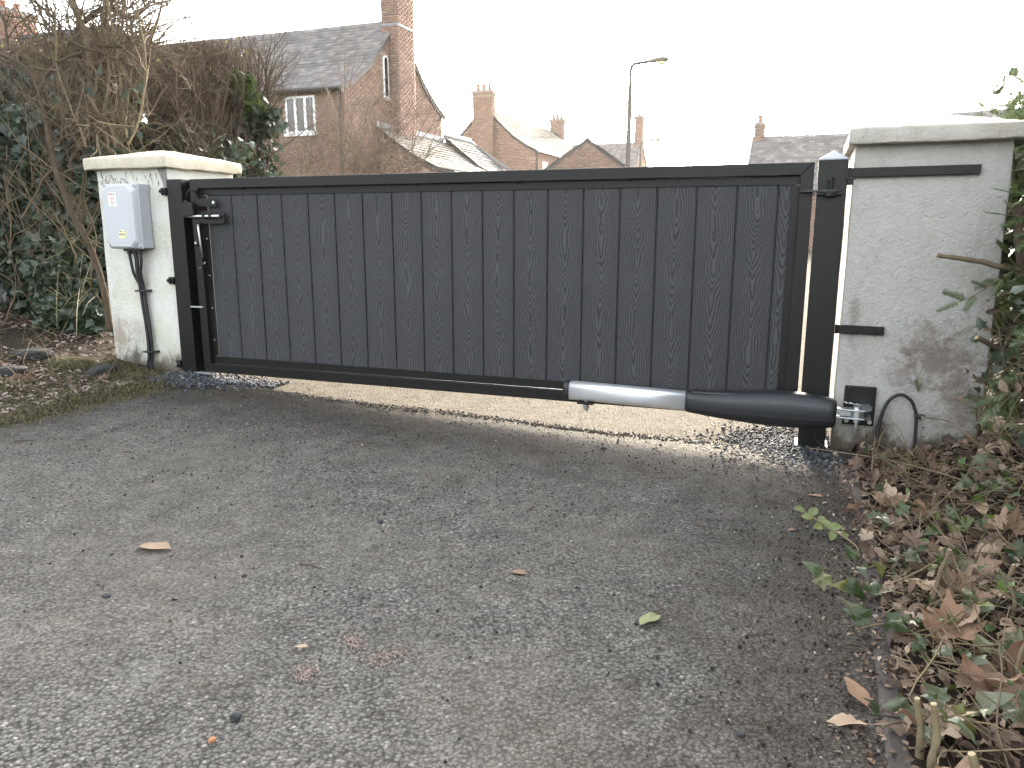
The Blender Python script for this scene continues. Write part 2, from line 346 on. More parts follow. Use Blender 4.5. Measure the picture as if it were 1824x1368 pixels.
def fix_normals(me):
    import bmesh
    bm = bmesh.new(); bm.from_mesh(me); bmesh.ops.recalc_face_normals(bm, faces=bm.faces); bm.to_mesh(me); bm.free()
def mkobj(name, me, mat, parent=None, bevel=0, smooth=False, seg=2):
    me.materials.append(M[mat]) if not me.materials else None
    o = bpy.data.objects.new(name, me); COL.objects.link(o); o.parent = parent
    if smooth: me.polygons.foreach_set('use_smooth', [True]*len(me.polygons))
    if bevel:
        b = o.modifiers.new('bevel', 'BEVEL'); b.width = bevel; b.segments = seg; b.limit_method = 'ANGLE'; b.angle_limit = R(35)
    return o
def npmesh(name, V, F, mat, parent=None, smooth=False, kind=None):
    V = np.asarray(V, np.float32); F = np.asarray(F, np.int32); k = F.shape[1]
    me = bpy.data.meshes.new(name); me.vertices.add(len(V)); me.vertices.foreach_set('co', V.ravel())
    me.loops.add(F.size); me.loops.foreach_set('vertex_index', F.ravel())
    me.polygons.add(len(F)); me.polygons.foreach_set('loop_start', np.arange(0, F.size, k, dtype=np.int32))
    me.update(calc_edges=True)
    o = mkobj(name, me, mat, parent, 0, smooth)
    if kind: o['kind'] = kind
    return o
def tag(o, label=None, cat=None, group=None, kind=None):
    if label: o['label'] = label
    if cat: o['category'] = cat
    if group: o['group'] = group
    if kind: o['kind'] = kind
    return o
def thing(name, label, cat, loc=(0,0,0), rz=0.0, group=None):
    o = bpy.data.objects.new(name, None); o.empty_display_size = .1; COL.objects.link(o)
    o.location = loc; o.rotation_euler = (0, 0, rz)
    return tag(o, label, cat, group)
def gthing(name, label, cat, base, group=None):            # a thing standing in the gate's frame; parts are given in (s, n, z)
    o = thing(name, label, cat, W(*base), GROT, group); o['_b'] = base
    return o
def gb(mb, name, mat, root, bevel=0, smooth=False, parent=None, seg=2):
    return mb.build(name, mat, parent or root, tuple(root['_b']), bevel, smooth, seg)
def copy_tree(o, parent=None):
    c = o.copy(); COL.objects.link(c); c.parent = parent
    for ch in o.children: copy_tree(ch, c)
    return c

def tubes(polys, sides=4):
    """many thin tubes in one numpy mesh: polys = [(pts (k,3), radii (k))]"""
    VV = []; FF = []; base = 0; ang = np.arange(sides)*2*np.pi/sides; ca, sa = np.cos(ang), np.sin(ang)
    idx = np.arange(sides); nx_ = (idx+1) % sides
    for pts, rad in polys:
        pts = np.asarray(pts, float); k = len(pts)
        t = np.gradient(pts, axis=0); t /= np.linalg.norm(t, axis=1, keepdims=True)+1e-9
        ref = np.array([.31,.52,.79]) if abs(t[0] @ np.array([.31,.52,.79])) < .9 else np.array([1., 0, 0])
        a = np.cross(t, ref); a /= np.linalg.norm(a, axis=1, keepdims=True)+1e-9; b = np.cross(t, a)
        rad = np.broadcast_to(np.asarray(rad, float), (k,))
        v = pts[:, None, :] + (a[:, None, :]*ca[None, :, None] + b[:, None, :]*sa[None, :, None])*rad[:, None, None]
        VV.append(v.reshape(-1, 3)); o = base + np.arange(k-1)[:, None]*sides
        FF.append(np.stack([o+idx, o+nx_, o+sides+nx_, o+sides+idx], -1).reshape(-1, 4)); base += k*sides
    return np.concatenate(VV), np.concatenate(FF)
def frames(n, up_bias=None, spread=1.0):
    """n random rotation matrices whose local z points near up_bias"""
    z = rng.normal(size=(n, 3))*spread + (0 if up_bias is None else np.asarray(up_bias, float))
    z /= np.linalg.norm(z, axis=1, keepdims=True)+1e-9
    x = rng.normal(size=(n, 3)); x -= (x*z).sum(1, keepdims=True)*z; x /= np.linalg.norm(x, axis=1, keepdims=True)+1e-9
    y = np.cross(z, x); return np.stack([x, y, z], -1)           # columns
def scatter(tv, tf, Rm, locs, scale):
    tv = np.asarray(tv, float); tf = np.asarray(tf); n = len(locs)
    sc = np.broadcast_to(np.asarray(scale, float).reshape(-1, 1, 1), (n, 1, 1))
    v = np.einsum('nij,kj->nki', Rm, tv)*sc + np.asarray(locs)[:, None, :]
    f = tf[None] + (np.arange(n)*len(tv))[:, None, None]
    return v.reshape(-1, 3), f.reshape(-1, tf.shape[1])

# leaf templates: unit length along +y, triangles, gently curled
def fan_leaf(outline, curl=.25, fold=.25, c=(0,.38)):
    pts = [c] + outline; v = [(x, y, -curl*(y-.3)**2 + fold*abs(x) - .5*fold*x*x) for x, y in pts]
    k = len(outline); f = [(0, i, i % k + 1) for i in range(1, k+1)]
    return np.array(v), np.array(f)
def mirror(h): return h + [(-x, y) for x, y in h[::-1] if abs(x) > 1e-6]
IVY = mirror([(0,.06), (.13,-.02), (.34,.02), (.28,.20), (.50,.36), (.30,.46), (.20,.66), (0,1.0)])
IVY3 = mirror([(0,.0), (.22,-.04), (.36,.12), (.26,.40), (.16,.70), (0,1.0)])
MAPLE = mirror([(0,0), (.16,.03), (.36,-.05), (.34,.10), (.52,.14), (.43,.27), (.60,.52), (.42,.50), (.36,.60), (.22,.50), (.24,.74), (.12,.74), (0,1.0)])
OVATE = mirror([(0,0), (.14,.10), (.25,.30), (.27,.50), (.20,.74), (.09,.92), (0,1.0)])
OAK = mirror([(0,0), (.06,.10), (.13,.22), (.10,.30), (.21,.42), (.15,.50), (.26,.62), (.18,.70), (.22,.84), (.10,.93), (0,1.0)])
T_IVY = fan_leaf(IVY); T_IVY3 = fan_leaf(IVY3, .35, .2); T_OV = fan_leaf(OVATE, .5, .35); T_OAK = fan_leaf(OAK, .4, .3); T_MAP = fan_leaf(MAPLE, .5, .25)
def fine_leaf(outline, curl, fold, wav, seed, size):
    """a leaf for close range: outline rings towards the centre, curled and crinkled"""
    rr = random.Random(seed); c = (0, .4); rings = [1.0, .66, .33]; v = []; k = len(outline)
    dense = []
    for i in range(k):
        a, b = outline[i], outline[(i+1) % k]; dense += [a, ((a[0]+b[0])/2 + rr.uniform(-.012, .012), (a[1]+b[1])/2 + rr.uniform(-.012, .012))]
    k = len(dense); ph = rr.uniform(0, 6)
    def zz(x, y): return -curl*(y-.35)**2*1.2 + fold*abs(x) + wav*(math.sin(9*y+ph)*x + .35*math.sin(13*x+7*y+ph))
    for s_ in rings:
        for x, y in dense:
            X, Y = c[0]+(x-c[0])*s_, c[1]+(y-c[1])*s_; v.append((X*size, Y*size, zz(X, Y)*size))
    v.append((0, .4*size, zz(0, .4)*size)); f = []
    for r_ in range(2):
        for i in range(k): j = (i+1) % k; f.append((r_*k+i, r_*k+j, (r_+1)*k+j, (r_+1)*k+i))
    f += [(2*k+i, 2*k+(i+1) % k, 3*k) for i in range(k)]
    # petiole
    b = len(v); v += [(-.012*size, .02*size, zz(0, 0)*size), (.012*size, .02*size, zz(0, 0)*size), (.02*size, -.28*size, (zz(0, 0)+.05)*size)]; f.append((b, b+1, b+2))
    me = bpy.data.meshes.new('leaf'); me.from_pydata(v, [], f); me.polygons.foreach_set('use_smooth', [True]*len(me.polygons))
    return me

# ================================================================== THE SETTING
def sheet(name, slist, nlist, zf, mat):
    V = [W(s, n, zf(s, n)) for n in nlist for s in slist]; k = len(slist)
    F = [(j*k+i, j*k+i+1, (j+1)*k+i+1, (j+1)*k+i) for j in range(len(nlist)-1) for i in range(k-1)]
    o = npmesh(name, [tuple(p) for p in V], F, mat, None, True); o['kind'] = 'structure'; return o
def lin(a, b, k): return [a+(b-a)*i/k for i in range(k+1)]
far = [-300, -90, -30, -12, -6, -3] + lin(-2.5, 5.5, 32) + [8, 14, 30, 90, 300]
sheet('ground', far, [-300, -90, -30, -12] + lin(-9, 9, 36) + [12, 30, 90, 300], lambda s, n: gz(s, n) - .05, 'field')
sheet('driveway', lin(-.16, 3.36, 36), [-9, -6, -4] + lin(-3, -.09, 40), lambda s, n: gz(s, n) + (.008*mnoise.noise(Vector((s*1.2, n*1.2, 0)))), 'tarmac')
sheet('road', [-9, -6, -3, -1.5] + lin(-.9, 3.9, 30) + [5, 8, 16], lin(-.11, 2.5, 12) + [4, 7, 12, 20, 34, 60], lambda s, n: gz(s, n) - .006 + .004*mnoise.noise(Vector((s*1.5, n*1.5, 3))), 'road_tarmac')
sheet('verge_soil', [-9, -6, -4.5] + lin(-3.6, -.45, 52) + lin(-.42, .02, 22), [-9, -6, -4] + lin(-3, 1.6, 80) + [2, 3, 5, 8], bankz, 'soil')
sheet('hedge_bed', lin(3.352, 5.2, 46) + [6, 8, 12], [-9, -6, -4] + lin(-3, 1.0, 100) + [2, 4], bankz, 'soil')

# drive edging along the right-hand bed
r_ = gthing('edging_kerb', 'low weathered concrete edging between tarmac and leafy bed on the right', 'kerb', (3.34, -1.5, 0))
for i in range(5):
    n0 = -3.75 + i*.75; m = MB(); k = 10
    ring = []
    for j in range(k+1):
        n = n0 + .004 + (.742)*j/k; s0 = 3.322 + .006*mnoise.noise(Vector((n*4, 1, 0))) - .012*max(0, -n-1); z = gz(s0, n)
        top = z + .012 + .006*mnoise.noise(Vector((n*7, 5, 0)))
        ring.append([(s0, n, z-.03), (s0+.002, n, top-.006), (s0+.010, n, top), (s0+.038, n, top), (s0+.046, n, top-.006), (s0+.046, n, z-.03)])
    m.loft(ring); gb(m, 'edging_block', 'kerb_concrete', r_)

# ------------------------------------------------------------------ pillars
def rough_box(x0, x1, y0, y1, z0, z1, amp, seed, step=.045):
    """a rendered block with uneven faces and worn arrises"""
    import bmesh
    bm = bmesh.new(); bmesh.ops.create_cube(bm, size=1)
    for v in bm.verts: v.co = Vector(((x0+x1)/2+v.co.x*(x1-x0), (y0+y1)/2+v.co.y*(y1-y0), (z0+z1)/2+v.co.z*(z1-z0)))
    for e in list(bm.edges): pass
    bmesh.ops.bevel(bm, geom=list(bm.edges), offset=.007, segments=2, affect='EDGES', profile=.6)
    longe = [e for e in bm.edges if e.calc_length() > .05]
    for it in range(4):
        longe = [e for e in bm.edges if e.calc_length() > step*1.5]
        if not longe: break
        bmesh.ops.subdivide_edges(bm, edges=longe, cuts=1, use_grid_fill=True)
    for v in bm.verts:
        n1 = mnoise.noise_vector(v.co*6 + Vector((seed, 0, 0))); n2 = mnoise.noise_vector(v.co*22 + Vector((seed, 9, 0)))
        n3_ = mnoise.noise_vector(v.co*55 + Vector((seed, 2, 0))); v.co += n1*amp + n2*amp*.6 + n3_*amp*.3
    return bm
def bm_obj(bm, name, mat, parent, off, smooth=True):
    for v in bm.verts: v.co -= Vector(off)
    me = bpy.data.meshes.new(name); bm.to_mesh(me); bm.free(); return mkobj(name, me, mat, parent, 0, smooth)
def cap_bm(x0, x1, y0, y1, z0, z1, zp, seed):
    bm = rough_box(x0, x1, y0, y1, z0, z1, .0055, seed, .03); cx, cy = (x0+x1)/2, (y0+y1)/2; hx, hy = (x1-x0)/2, (y1-y0)/2
    for v in bm.verts:
        if v.co.z > z1-.012:
            d = max(abs(v.co.x-cx)/hx, abs(v.co.y-cy)/hy); v.co.z += (zp-z1)*max(0, min(1, 1.04*(1-d)))
    return bm
r_ = gthing('gate_pillar', 'cream painted rendered gate pillar carrying the grey control box', 'pillar', (-.46, .27, .08), 'white gate pillars')
bm_obj(rough_box(-.713, -.2, .006, .535, .0, 1.243, .0035, 1), 'rendered_shaft', 'render_cream', r_, tuple(r_['_b']))
bm_obj(cap_bm(-.755, -.163, -.042, .575, 1.240, 1.300, 1.365, 5), 'coping_cap', 'cap_cream', r_, tuple(r_['_b']))
m = MB()
for i in range(34):
    s0, z0 = random.uniform(-.70, -.25), random.uniform(1.165, 1.238); a_ = random.uniform(-1, 1)
    m.tube([(s0, .0005, z0), (s0+.008*a_, .0, z0-.012), (s0+.006*a_+.01*random.uniform(-1, 1), .0005, z0-random.uniform(.02, .045))], [.0016, .0011, .0007], 4)
gb(m, 'ivy_rootlets', 'bark_dark', r_)['kind'] = 'stuff'
gb(MB().prism([(-.262, 1.238), (-.200, 1.238), (-.201, 1.135), (-.222, 1.128), (-.232, 1.17)], 'y', .0005, .012), 'mortar_patch', 'mortar_grey', r_, .002)
r_ = gthing('gate_pillar', 'greyish white rendered gate pillar behind the hinge post, with two black straps', 'pillar', (3.53, .27, .0), 'white gate pillars')
bm_obj(rough_box(3.262, 3.80, .012, .555, -.05, 1.240, .0035, 11), 'rendered_shaft', 'render_grey', r_, tuple(r_['_b']))
bm_obj(cap_bm(3.236, 3.87, -.045, .60, 1.236, 1.294, 1.372, 15), 'coping_cap', 'cap_grey', r_, tuple(r_['_b']))

# ------------------------------------------------------------------ gate posts
r_ = gthing('gate_post', 'black square steel latch post bolted to the left pillar', 'gate post', (-.15, .045, .08), 'black steel gate posts')
gb(MB().box(-.197, -.095, -.008, .092, .03, 1.178), 'post_tube', 'black_metal', r_, .004)
gb(MB().box(-.0948, -.020, .056, .062, .10, 1.172), 'stop_strip', 'black_metal', r_, .002)
for i, z in enumerate((1.114, .628, .154)):
    gb(MB().box(-.232, -.196, -.020, .003, z-.020, z+.020), 'fixing_lug', 'black_metal', r_, .006, seg=3)
    gb(MB().cyl((-.220, -.021, z), (-.220, -.032, z), .011, 6), 'bolt_head', 'black_metal' if i < 2 else 'galvanised', r_)
r_ = gthing('gate_post', 'tall black square steel hinge post with a pointed pale cap', 'gate post', (3.185, .05, 0), 'black steel gate posts')
gb(MB().box(3.131, 3.240, -.004, .104, .0, 1.182), 'post_tube', 'black_metal', r_, .004)
m = MB(); m.add([(3.1315, -.0035, 1.182), (3.2395, -.0035, 1.182), (3.2395, .1035, 1.182), (3.1315, .1035, 1.182),
        (3.1315, -.0035, 1.187), (3.2395, -.0035, 1.187), (3.2395, .1035, 1.187), (3.1315, .1035, 1.187), (3.1855, .05, 1.222)],
        [(0,1,5,4), (1,2,6,5), (2,3,7,6), (3,0,4,7), (4,5,8), (5,6,8), (6,7,8), (7,4,8), (0,3,2,1)])
gb(m, 'pyramid_cap', 'cap_metal', r_, .0015)
m = MB(); m.box(3.12, 3.252, -.016, .116, -.01, .012); gb(m, 'base_plate', 'black_metal', r_, .002)
# straps that tie the hinge post to the pillar
def strap(lbl, s0, s1, z0, z1, bolts, tilt=0):
    r = gthing('fixing_strap', lbl, 'strap', (s0, -.006, z0), 'black straps on the right pillar')
    m = MB(); m.prism([(s0, z0), (s1, z0+tilt), (s1, z1+tilt), (s0, z1)], 'y', -.008, .004); gb(m, 'flat_bar', 'black_metal', r, .0025)
    for b in bolts: gb(MB().cyl((b, -.008, (z0+z1)/2+tilt*.6), (b, -.013, (z0+z1)/2+tilt*.6), .010, 6), 'bolt_head', 'black_metal', r)
    m = MB()
    for k in range(5): m.cyl((s0+.002, -.009, z0+.004+(z1-z0-.008)*k/4), (s0+.005, -.016, z0+.005+(z1-z0-.008)*k/4), .006, 7)
    gb(m, 'weld_bead', 'black_metal', r)
strap('long flat black strap across the top of the right pillar', 3.243, 3.697, 1.112, 1.148, (3.43, 3.66), .003)
strap('short flat black strap halfway up the right pillar', 3.243, 3.424, .497, .532, (3.325, 3.40), -.002)
gb(MB().box(3.241, 3.262, .0045, .03, 1.085, 1.112), 'spacer', 'black_metal', [o for o in bpy.data.objects if o.name == 'fixing_strap'][0], .002)

# ------------------------------------------------------------------ the gate
gate = gthing('swing_gate', 'closed black steel swing gate clad with vertical charcoal grained boards', 'gate', (1.55, .03, .12))
def mitre(name, pts): gb(MB().prism(pts, 'y', 0, .05), name, 'black_metal', gate, .0025)
L0, L1, Z0, Z1, FW = -.043, 3.117, .117, 1.176, .05
mitre('top_rail', [(L0, Z1), (L1, Z1), (L1-FW, Z1-FW), (L0+FW, Z1-FW)])
mitre('bottom_rail', [(L0, Z0), (L1, Z0), (L1-FW, Z0+FW), (L0+FW, Z0+FW)])
mitre('stile', [(L0, Z0), (L0+FW, Z0+FW), (L0+FW, Z1-FW), (L0, Z1)])
mitre('stile', [(L1, Z0), (L1-FW, Z0+FW), (L1-FW, Z1-FW), (L1, Z1)])
a, b, c_, d_ = L0+FW+.0005, L1-FW-.0005, Z0+FW+.0005, Z1-FW-.0005
gb(MB().prism([(.028, d_), (.031, d_), (.031, d_-.036), (.028, d_-.036)], 'x', a, b).box(a, b, .0312, .049, d_-.004, d_), 'panel_bead', 'black_metal', gate, .0015)
gb(MB().box(a, b, .026, .0312, c_, c_+.040), 'panel_bead', 'black_metal', gate, .0015)
gb(MB().box(a, a+.036, .0275, .0312, c_+.041, d_-.037), 'panel_bead', 'black_metal', gate, .0015)
gb(MB().box(b-.034, b, .0275, .0312, c_+.041, d_-.037), 'panel_bead', 'black_metal', gate, .0015)
for i in range(6):                                                # screw heads and weld nibs on the beads
    s = .25+.52*i+.03*random.random()
    gb(MB().box(s, s+.018, .012, .028, d_-.006, d_), 'weld_nib', 'black_metal', gate, .002)
    gb(MB().cyl((s+.1, .026, c_+.022), (s+.1, .022, c_+.022), .004, 6), 'screw_head', 'black_metal', gate)
for z in (.30, .48, .66, .86, 1.0):
    gb(MB().cyl((a+.018, .0276, z), (a+.018, .0225, z), .0045, 6), 'screw_head', 'galvanised', gate)
    gb(MB().cyl((b-.017, .0276, z), (b-.017, .0225, z), .0035, 6), 'screw_head', 'black_metal', gate)
seams = [.036, .201, .369, .525, .688, .849, 1.012, 1.18, 1.342, 1.503, 1.665, 1.824, 1.99, 2.158, 2.325, 2.489, 2.657, 2.823, 2.986, 3.045]
bz0, bz1 = c_+.030, d_-.026
for i in range(19):
    s0, s1 = seams[i]+.0030, seams[i+1]-.0030; cx = (s0+s1)/2; h = (s1-s0)/2
    y = .0330; ch = .0035
    prof = [(-h, y+ch), (-h+ch, y), (h-ch, y), (h, y+ch), (h, y+.010), (h+.010, y+.010), (h+.010, y+.015), (h, y+.015), (h, y+.021), (-h, y+.021)]
    me_m = MB().prism(prof, 'z', bz0, bz1)
    o = me_m.build('board', 'board', gate, (0, 0, 0)); o.location = (cx-gate['_b'][0], -gate['_b'][1], -gate['_b'][2]+random.uniform(-.0008, .0008))
# latch gear at the free end
gb(MB().prism([(.030, .048), (.175, .048)][:0] or [(-.01, 1.030), (.128, 1.030), (.136, 1.036), (.136, 1.068), (.128, 1.074), (-.01, 1.074)], 'y', -.006, -.0005), 'latch_plate', 'black_metal', gate, .001)
gb(MB().cyl((.118, -.006, 1.052), (.118, -.011, 1.052), .009, 6), 'latch_bolt_head', 'galvanised', gate)
gb(MB().prism([(.0, .940), (.172, .940), (.184, .950), (.184, .998), (.172, 1.006), (.0, 1.006)], 'y', -.009, -.0005), 'keep_plate', 'black_metal', gate, .001)
gb(MB().cyl((-.07, -.024, .980), (.165, -.024, .980), .0075, 10), 'slide_bolt', 'galvanised', gate)
for s in (.055, .098): gb(MB().box(s, s+.014, -.036, -.009, .966, .994), 'bolt_guide', 'black_metal', gate, .003)
gb(MB().prism([(-.085, 1.02), (-.05, 1.065), (.0, 1.045), (.005, .985), (-.065, .975)], 'y', -.040, -.012), 'latch_keep', 'black_metal', gate, .003)
m = MB(); m.tube([(-.035, -.028, 1.05), (-.03, -.040, 1.085), (-.012, -.042, 1.115), (.004, -.034, 1.120), (.012, -.015, 1.108), (.012, .0, 1.09)], .0055, 8); gb(m, 'latch_handle', 'black_metal', gate, 0, True)
gb(MB().box(.014, .028, -.026, -.0005, .60, .945), 'drop_bar', 'black_metal', gate, .003)
m = MB(); m.tube([(.022, -.03, .935), (.026, -.034, .91), (.029, -.03, .83), (.030, -.024, .76)], [.006, .006, .005, .003], 7); gb(m, 'drop_bar_handle', 'galvanised', gate, 0, True)
gb(MB().box(-.028, .004, -.016, -.0005, .822, .852), 'lock_case', 'black_metal', gate, .005)
gb(MB().cyl((-.012, -.016, .837), (-.012, -.024, .837), .007, 10), 'lock_cylinder', 'galvanised', gate)
gb(MB().tube([(-.012, -.012, .700), (.012, -.018, .705), (.026, -.014, .725), (.03, -.008, .735)], .004, 6), 'latch_hook', 'galvanised', gate, 0, True)
gb(MB().box(-.092, -.006, -.016, -.001, .482, .490), 'stop_tab', 'galvanised', gate, .001)
gb(MB().box(-.085, .012, -.022, .018, .106, .1165), 'foot_tab', 'galvanised', gate, .001)
# top hinge
gb(MB().prism([(3.066, -.012), (3.085, -.03), (3.145, -.036), (3.20, -.040), (3.222, -.030), (3.224, -.0045), (3.118, -.0045), (3.118, -.001), (3.068, -.001)], 'z', 1.058, 1.066), 'hinge_leaf', 'black_plastic', gate, .001)
gb(MB().cyl((3.182, -.026, 1.045), (3.182, -.026, 1.112), .0075, 10).cyl((3.182, -.026, 1.100), (3.182, -.026, 1.114), .012, 6), 'hinge_pin', 'black_metal', gate)
gb(MB().cyl((3.182, -.026, 1.040), (3.182, -.026, 1.056), .023, 18), 'hinge_collar', 'black_metal', gate, .002)
gb(MB().box(3.13, 3.225, -.03, -.0045, 1.046, 1.0575), 'hinge_shelf', 'black_metal', gate, .002)

# ------------------------------------------------------------------ gate operator arm
op = gthing('gate_operator', 'linear gate opener with silver tube and black motor housing across the gate foot', 'gate opener', (2.7, -.12, .19))
def ring_rr(s, yc, zc, hy, hz, e=4.0, k=28):
    out = []
    for j in range(k):
        t = 2*math.pi*j/k; ct, st = math.cos(t), math.sin(t)
        out.append((s, yc+hy*math.copysign(abs(ct)**(2/e), ct), zc+hz*math.copysign(abs(st)**(2/e), st)))
    return out
def yl(s): return -.098 - .022*(s-2.12)/1.15
gb(MB().loft([ring_rr(s, yl(s), .1965-.008*(s-2.12)/.6, .036, .0415, 3.4) for s in (2.146, 2.4, 2.70)]), 'aluminium_tube', 'aluminium', op, 0, True)
gb(MB().loft([ring_rr(s, yl(s), .1965, .0375*f, .043*f, 3.2) for s, f in ((2.121, .62), (2.123, .86), (2.130, .97), (2.140, 1.0), (2.150, 1.0))]), 'end_cap', 'black_plastic', op, 0, True)
prof = [(2.672, .0385, .1885, .0445, 3.4), (2.69, .0405, .1875, .046, 3.4), (2.76, .044, .184, .050, 3.2), (2.84, .050, .184, .058, 3.0), (2.92, .056, .186, .066, 2.9),
        (3.00, .060, .188, .072, 2.8), (3.08, .061, .189, .0745, 2.8), (3.14, .060, .189, .072, 2.8), (3.20, .057, .189, .067, 2.9), (3.238, .054, .188, .061, 3.0), (3.258, .051, .1875, .056, 3.2), (3.266, .046, .1875, .049, 3.2), (3.268, .036, .1875, .036, 3.2)]
hsg = gb(MB().loft([ring_rr(s, yl(s), zc, hy, hz, e) for s, hy, zc, hz, e in prof]), 'motor_housing', 'black_plastic', op, 0, True)
# lid that sits proud on the housing, cover seam, release hatch, emblem
m = MB(); m.loft([ring_rr(s, yl(s), z_, .030, h_, 5, 20) for s, z_, h_ in ((2.695, .230, .004), (2.70, .232, .008), (2.80, .2335, .0085), (2.90, .239, .008), (2.905, .239, .004))]); gb(m, 'slide_cover', 'black_plastic', op, 0, True)
m = MB(); pts = []
for s, hy, zc, hz, e in prof[1:-2]: pts.append((s, yl(s)-hy*.985, zc-hz*.34))
gb(m.tube(pts, .0013, 5), 'cover_seam', 'black_rubber', op)
gb(MB().tube([(3.115, yl(3.115)-.0545, .232), (3.118, yl(3.118)-.0605, .206), (3.18, yl(3.18)-.0590, .200), (3.25, yl(3.25)-.0525, .194)], .0011, 5), 'hatch_seam', 'black_rubber', op)
e_ = MB().box(3.133, 3.143, yl(3.13)-.0515, yl(3.13)-.044, .2335, .2375); gb(e_, 'emblem', 'ink_red', op)
e_ = MB().box(3.145, 3.163, yl(3.15)-.051, yl(3.15)-.044, .2325, .2365); gb(e_, 'emblem', 'label_white', op)
gb(MB().box(2.188, 2.262, yl(2.2)-.026, -.012, .138, .150), 'gate_bracket', 'black_metal', op, .003)
gb(MB().cyl((2.225, yl(2.2), .118), (2.225, yl(2.2), .139), .0165, 6).cyl((2.225, yl(2.2), .106), (2.225, yl(2.2), .118), .009, 10), 'bracket_nut', 'galvanised', op)
gb(MB().cyl((2.225, yl(2.2), .150), (2.225, yl(2.2), .162), .012, 10), 'pivot_pin', 'galvanised', op)

# pillar bracket
br = gthing('opener_bracket', 'black bolted plate with galvanised clevis holding the opener to the right pillar', 'bracket', (3.356, -.01, .2))
gb(MB().box(3.298, 3.418, -.004, .006, .118, .283), 'wall_plate', 'black_metal', br, .006, seg=3)
for s in (3.314, 3.402):
    for z in (.268, .136): gb(MB().cyl((s, -.004, z), (s, -.010, z), .0095, 6), 'bolt_head', 'black_metal' if z > .2 else 'galvanised', br)
m = MB()
for i in range(16):
    s = 3.300+i*.0068; m.box(s, s+.0045, -.0047, -.0038, .2085+random.uniform(-.004, .003)-.0008*i, .2085+random.uniform(.002, .008)-.0008*i)
gb(m, 'chalk_marking', 'label_white', br)
def disc(z0, z1, mat, nm):
    out = [(3.268, -.128), (3.268, -.092), (3.33, -.075), (3.37, -.0045), (3.398, -.0045), (3.398, -.10), (3.388, -.122), (3.37, -.136), (3.34, -.138), (3.30, -.132)]
    gb(MB().prism(out, 'z', z0, z1), nm, mat, br, .0015)
disc(.2035, .2095, 'galvanised', 'clevis_plate'); disc(.170, .176, 'galvanised', 'clevis_plate')
gb(MB().cyl((3.345, -.108, .176), (3.345, -.108, .2035), .026, 20), 'clevis_eye', 'galvanised', br, .002)
gb(MB().cyl((3.345, -.108, .2095), (3.345, -.108, .221), .0145, 6).cyl((3.345, -.108, .130), (3.345, -.108, .2095), .0065, 10), 'clevis_bolt', 'galvanised', br)
gb(MB().cyl((3.345, -.108, .155), (3.345, -.108, .1695), .0135, 6), 'clevis_nut', 'galvanised', br)
gb(MB().box(3.262, 3.335, -.118, -.100, .180, .200), 'rear_tang', 'galvanised', br, .003)

# black cable looping out of the ground up to the opener
cb = gthing('cable_conduit', 'black cable looping from the right pillar foot to its wall clip', 'cable', (3.5, -.03, 0))
P = [(3.188, -.11, .135), (3.196, -.10, .085), (3.215, -.09, .050), (3.255, -.085, .020), (3.31, -.082, .004), (3.37, -.075, .004), (3.414, -.06, .026), (3.432, -.04, .07), (3.437, -.024, .13), (3.447, -.018, .190), (3.468, -.016, .238), (3.505, -.016, .262), (3.542, -.016, .243), (3.562, -.016, .205), (3.570, -.014, .165), (3.573, -.014, .10), (3.575, -.014, .04), (3.575, -.014, -.01)]
def smooth_path(P, n=4):
    P = [Vector(p) for p in P]; out = []
    for i in range(len(P)-1):
        a, b, c, d = P[max(i-1, 0)], P[i], P[i+1], P[min(i+2, len(P)-1)]
        for k in range(n):
            t = k/n; out.append(.5*((2*b) + (c-a)*t + (2*a-5*b+4*c-d)*t*t + (3*b-a-3*c+d)*t**3))
    return out + [P[-1]]
gb(MB().tube(smooth_path(P), .0066, 10), 'cable', 'black_rubber', cb, 0, True)
gb(MB().box(3.562, 3.600, -.026, -.001, .168, .186), 'cable_clip', 'black_plastic', cb, .005, seg=3)
gb(MB().cyl((3.591, -.026, .177), (3.591, -.030, .177), .006, 8), 'clip_screw', 'galvanised', cb)

# ------------------------------------------------------------------ control box on the left pillar
bxr = gthing('control_box', 'pale grey plastic gate control box screwed to the left pillar', 'control box', (-.43, -.06, .8))
def rrect(x0, x1, z0, z1, ch, y): return [(x0+ch, y, z0), (x1-ch, y, z0), (x1, y, z0+ch), (x1, y, z1-ch), (x1-ch, y, z1), (x0+ch, y, z1), (x0, y, z1-ch), (x0, y, z0+ch)]
gb(MB().box(-.553, -.330, -.072, .0, .808, 1.152), 'box_body', 'box_side', bxr, .006, seg=3)
for za, zb in ((.806, .846), (1.118, 1.154)): gb(MB().box(-.556, -.3275, -.070, .0, za, zb), 'corner_block', 'box_side', bxr, .003)
gb(MB().box(-.558, -.3255, -.086, -.0705, .803, 1.157), 'lid_flange', 'box_grey', bxr, .005, seg=3)
m = MB(); m.loft([rrect(-.556, -.327, .805, 1.155, .022, -.0855), rrect(-.552, -.333, .809, 1.151, .034, -.112), rrect(-.546, -.340, .815, 1.145, .036, -.122)]); lid = gb(m, 'box_lid', 'box_grey', bxr, .005, seg=3)
gb(MB().loft([rrect(-.527, -.358, .838, 1.122, .02, -.1215), rrect(-.526, -.359, .839, 1.121, .02, -.1235)]), 'raised_panel', 'box_grey', bxr, .001)
for s, z in ((-.338, .819), (-.338, 1.143), (-.546, .819), (-.546, 1.143)):
    gb(MB().cyl((s, -.084, z), (s, -.1, z), .0105, 14), 'screw_boss', 'box_grey', bxr, .002)
    gb(MB().cyl((s, -.098, z), (s, -.1008, z), .006, 10), 'lid_screw', 'ink_grey', bxr)
st = gb(MB().box(-.499, -.446, -.1246, -.1236, 1.035, 1.108), 'warning_sticker', 'label_white', bxr)
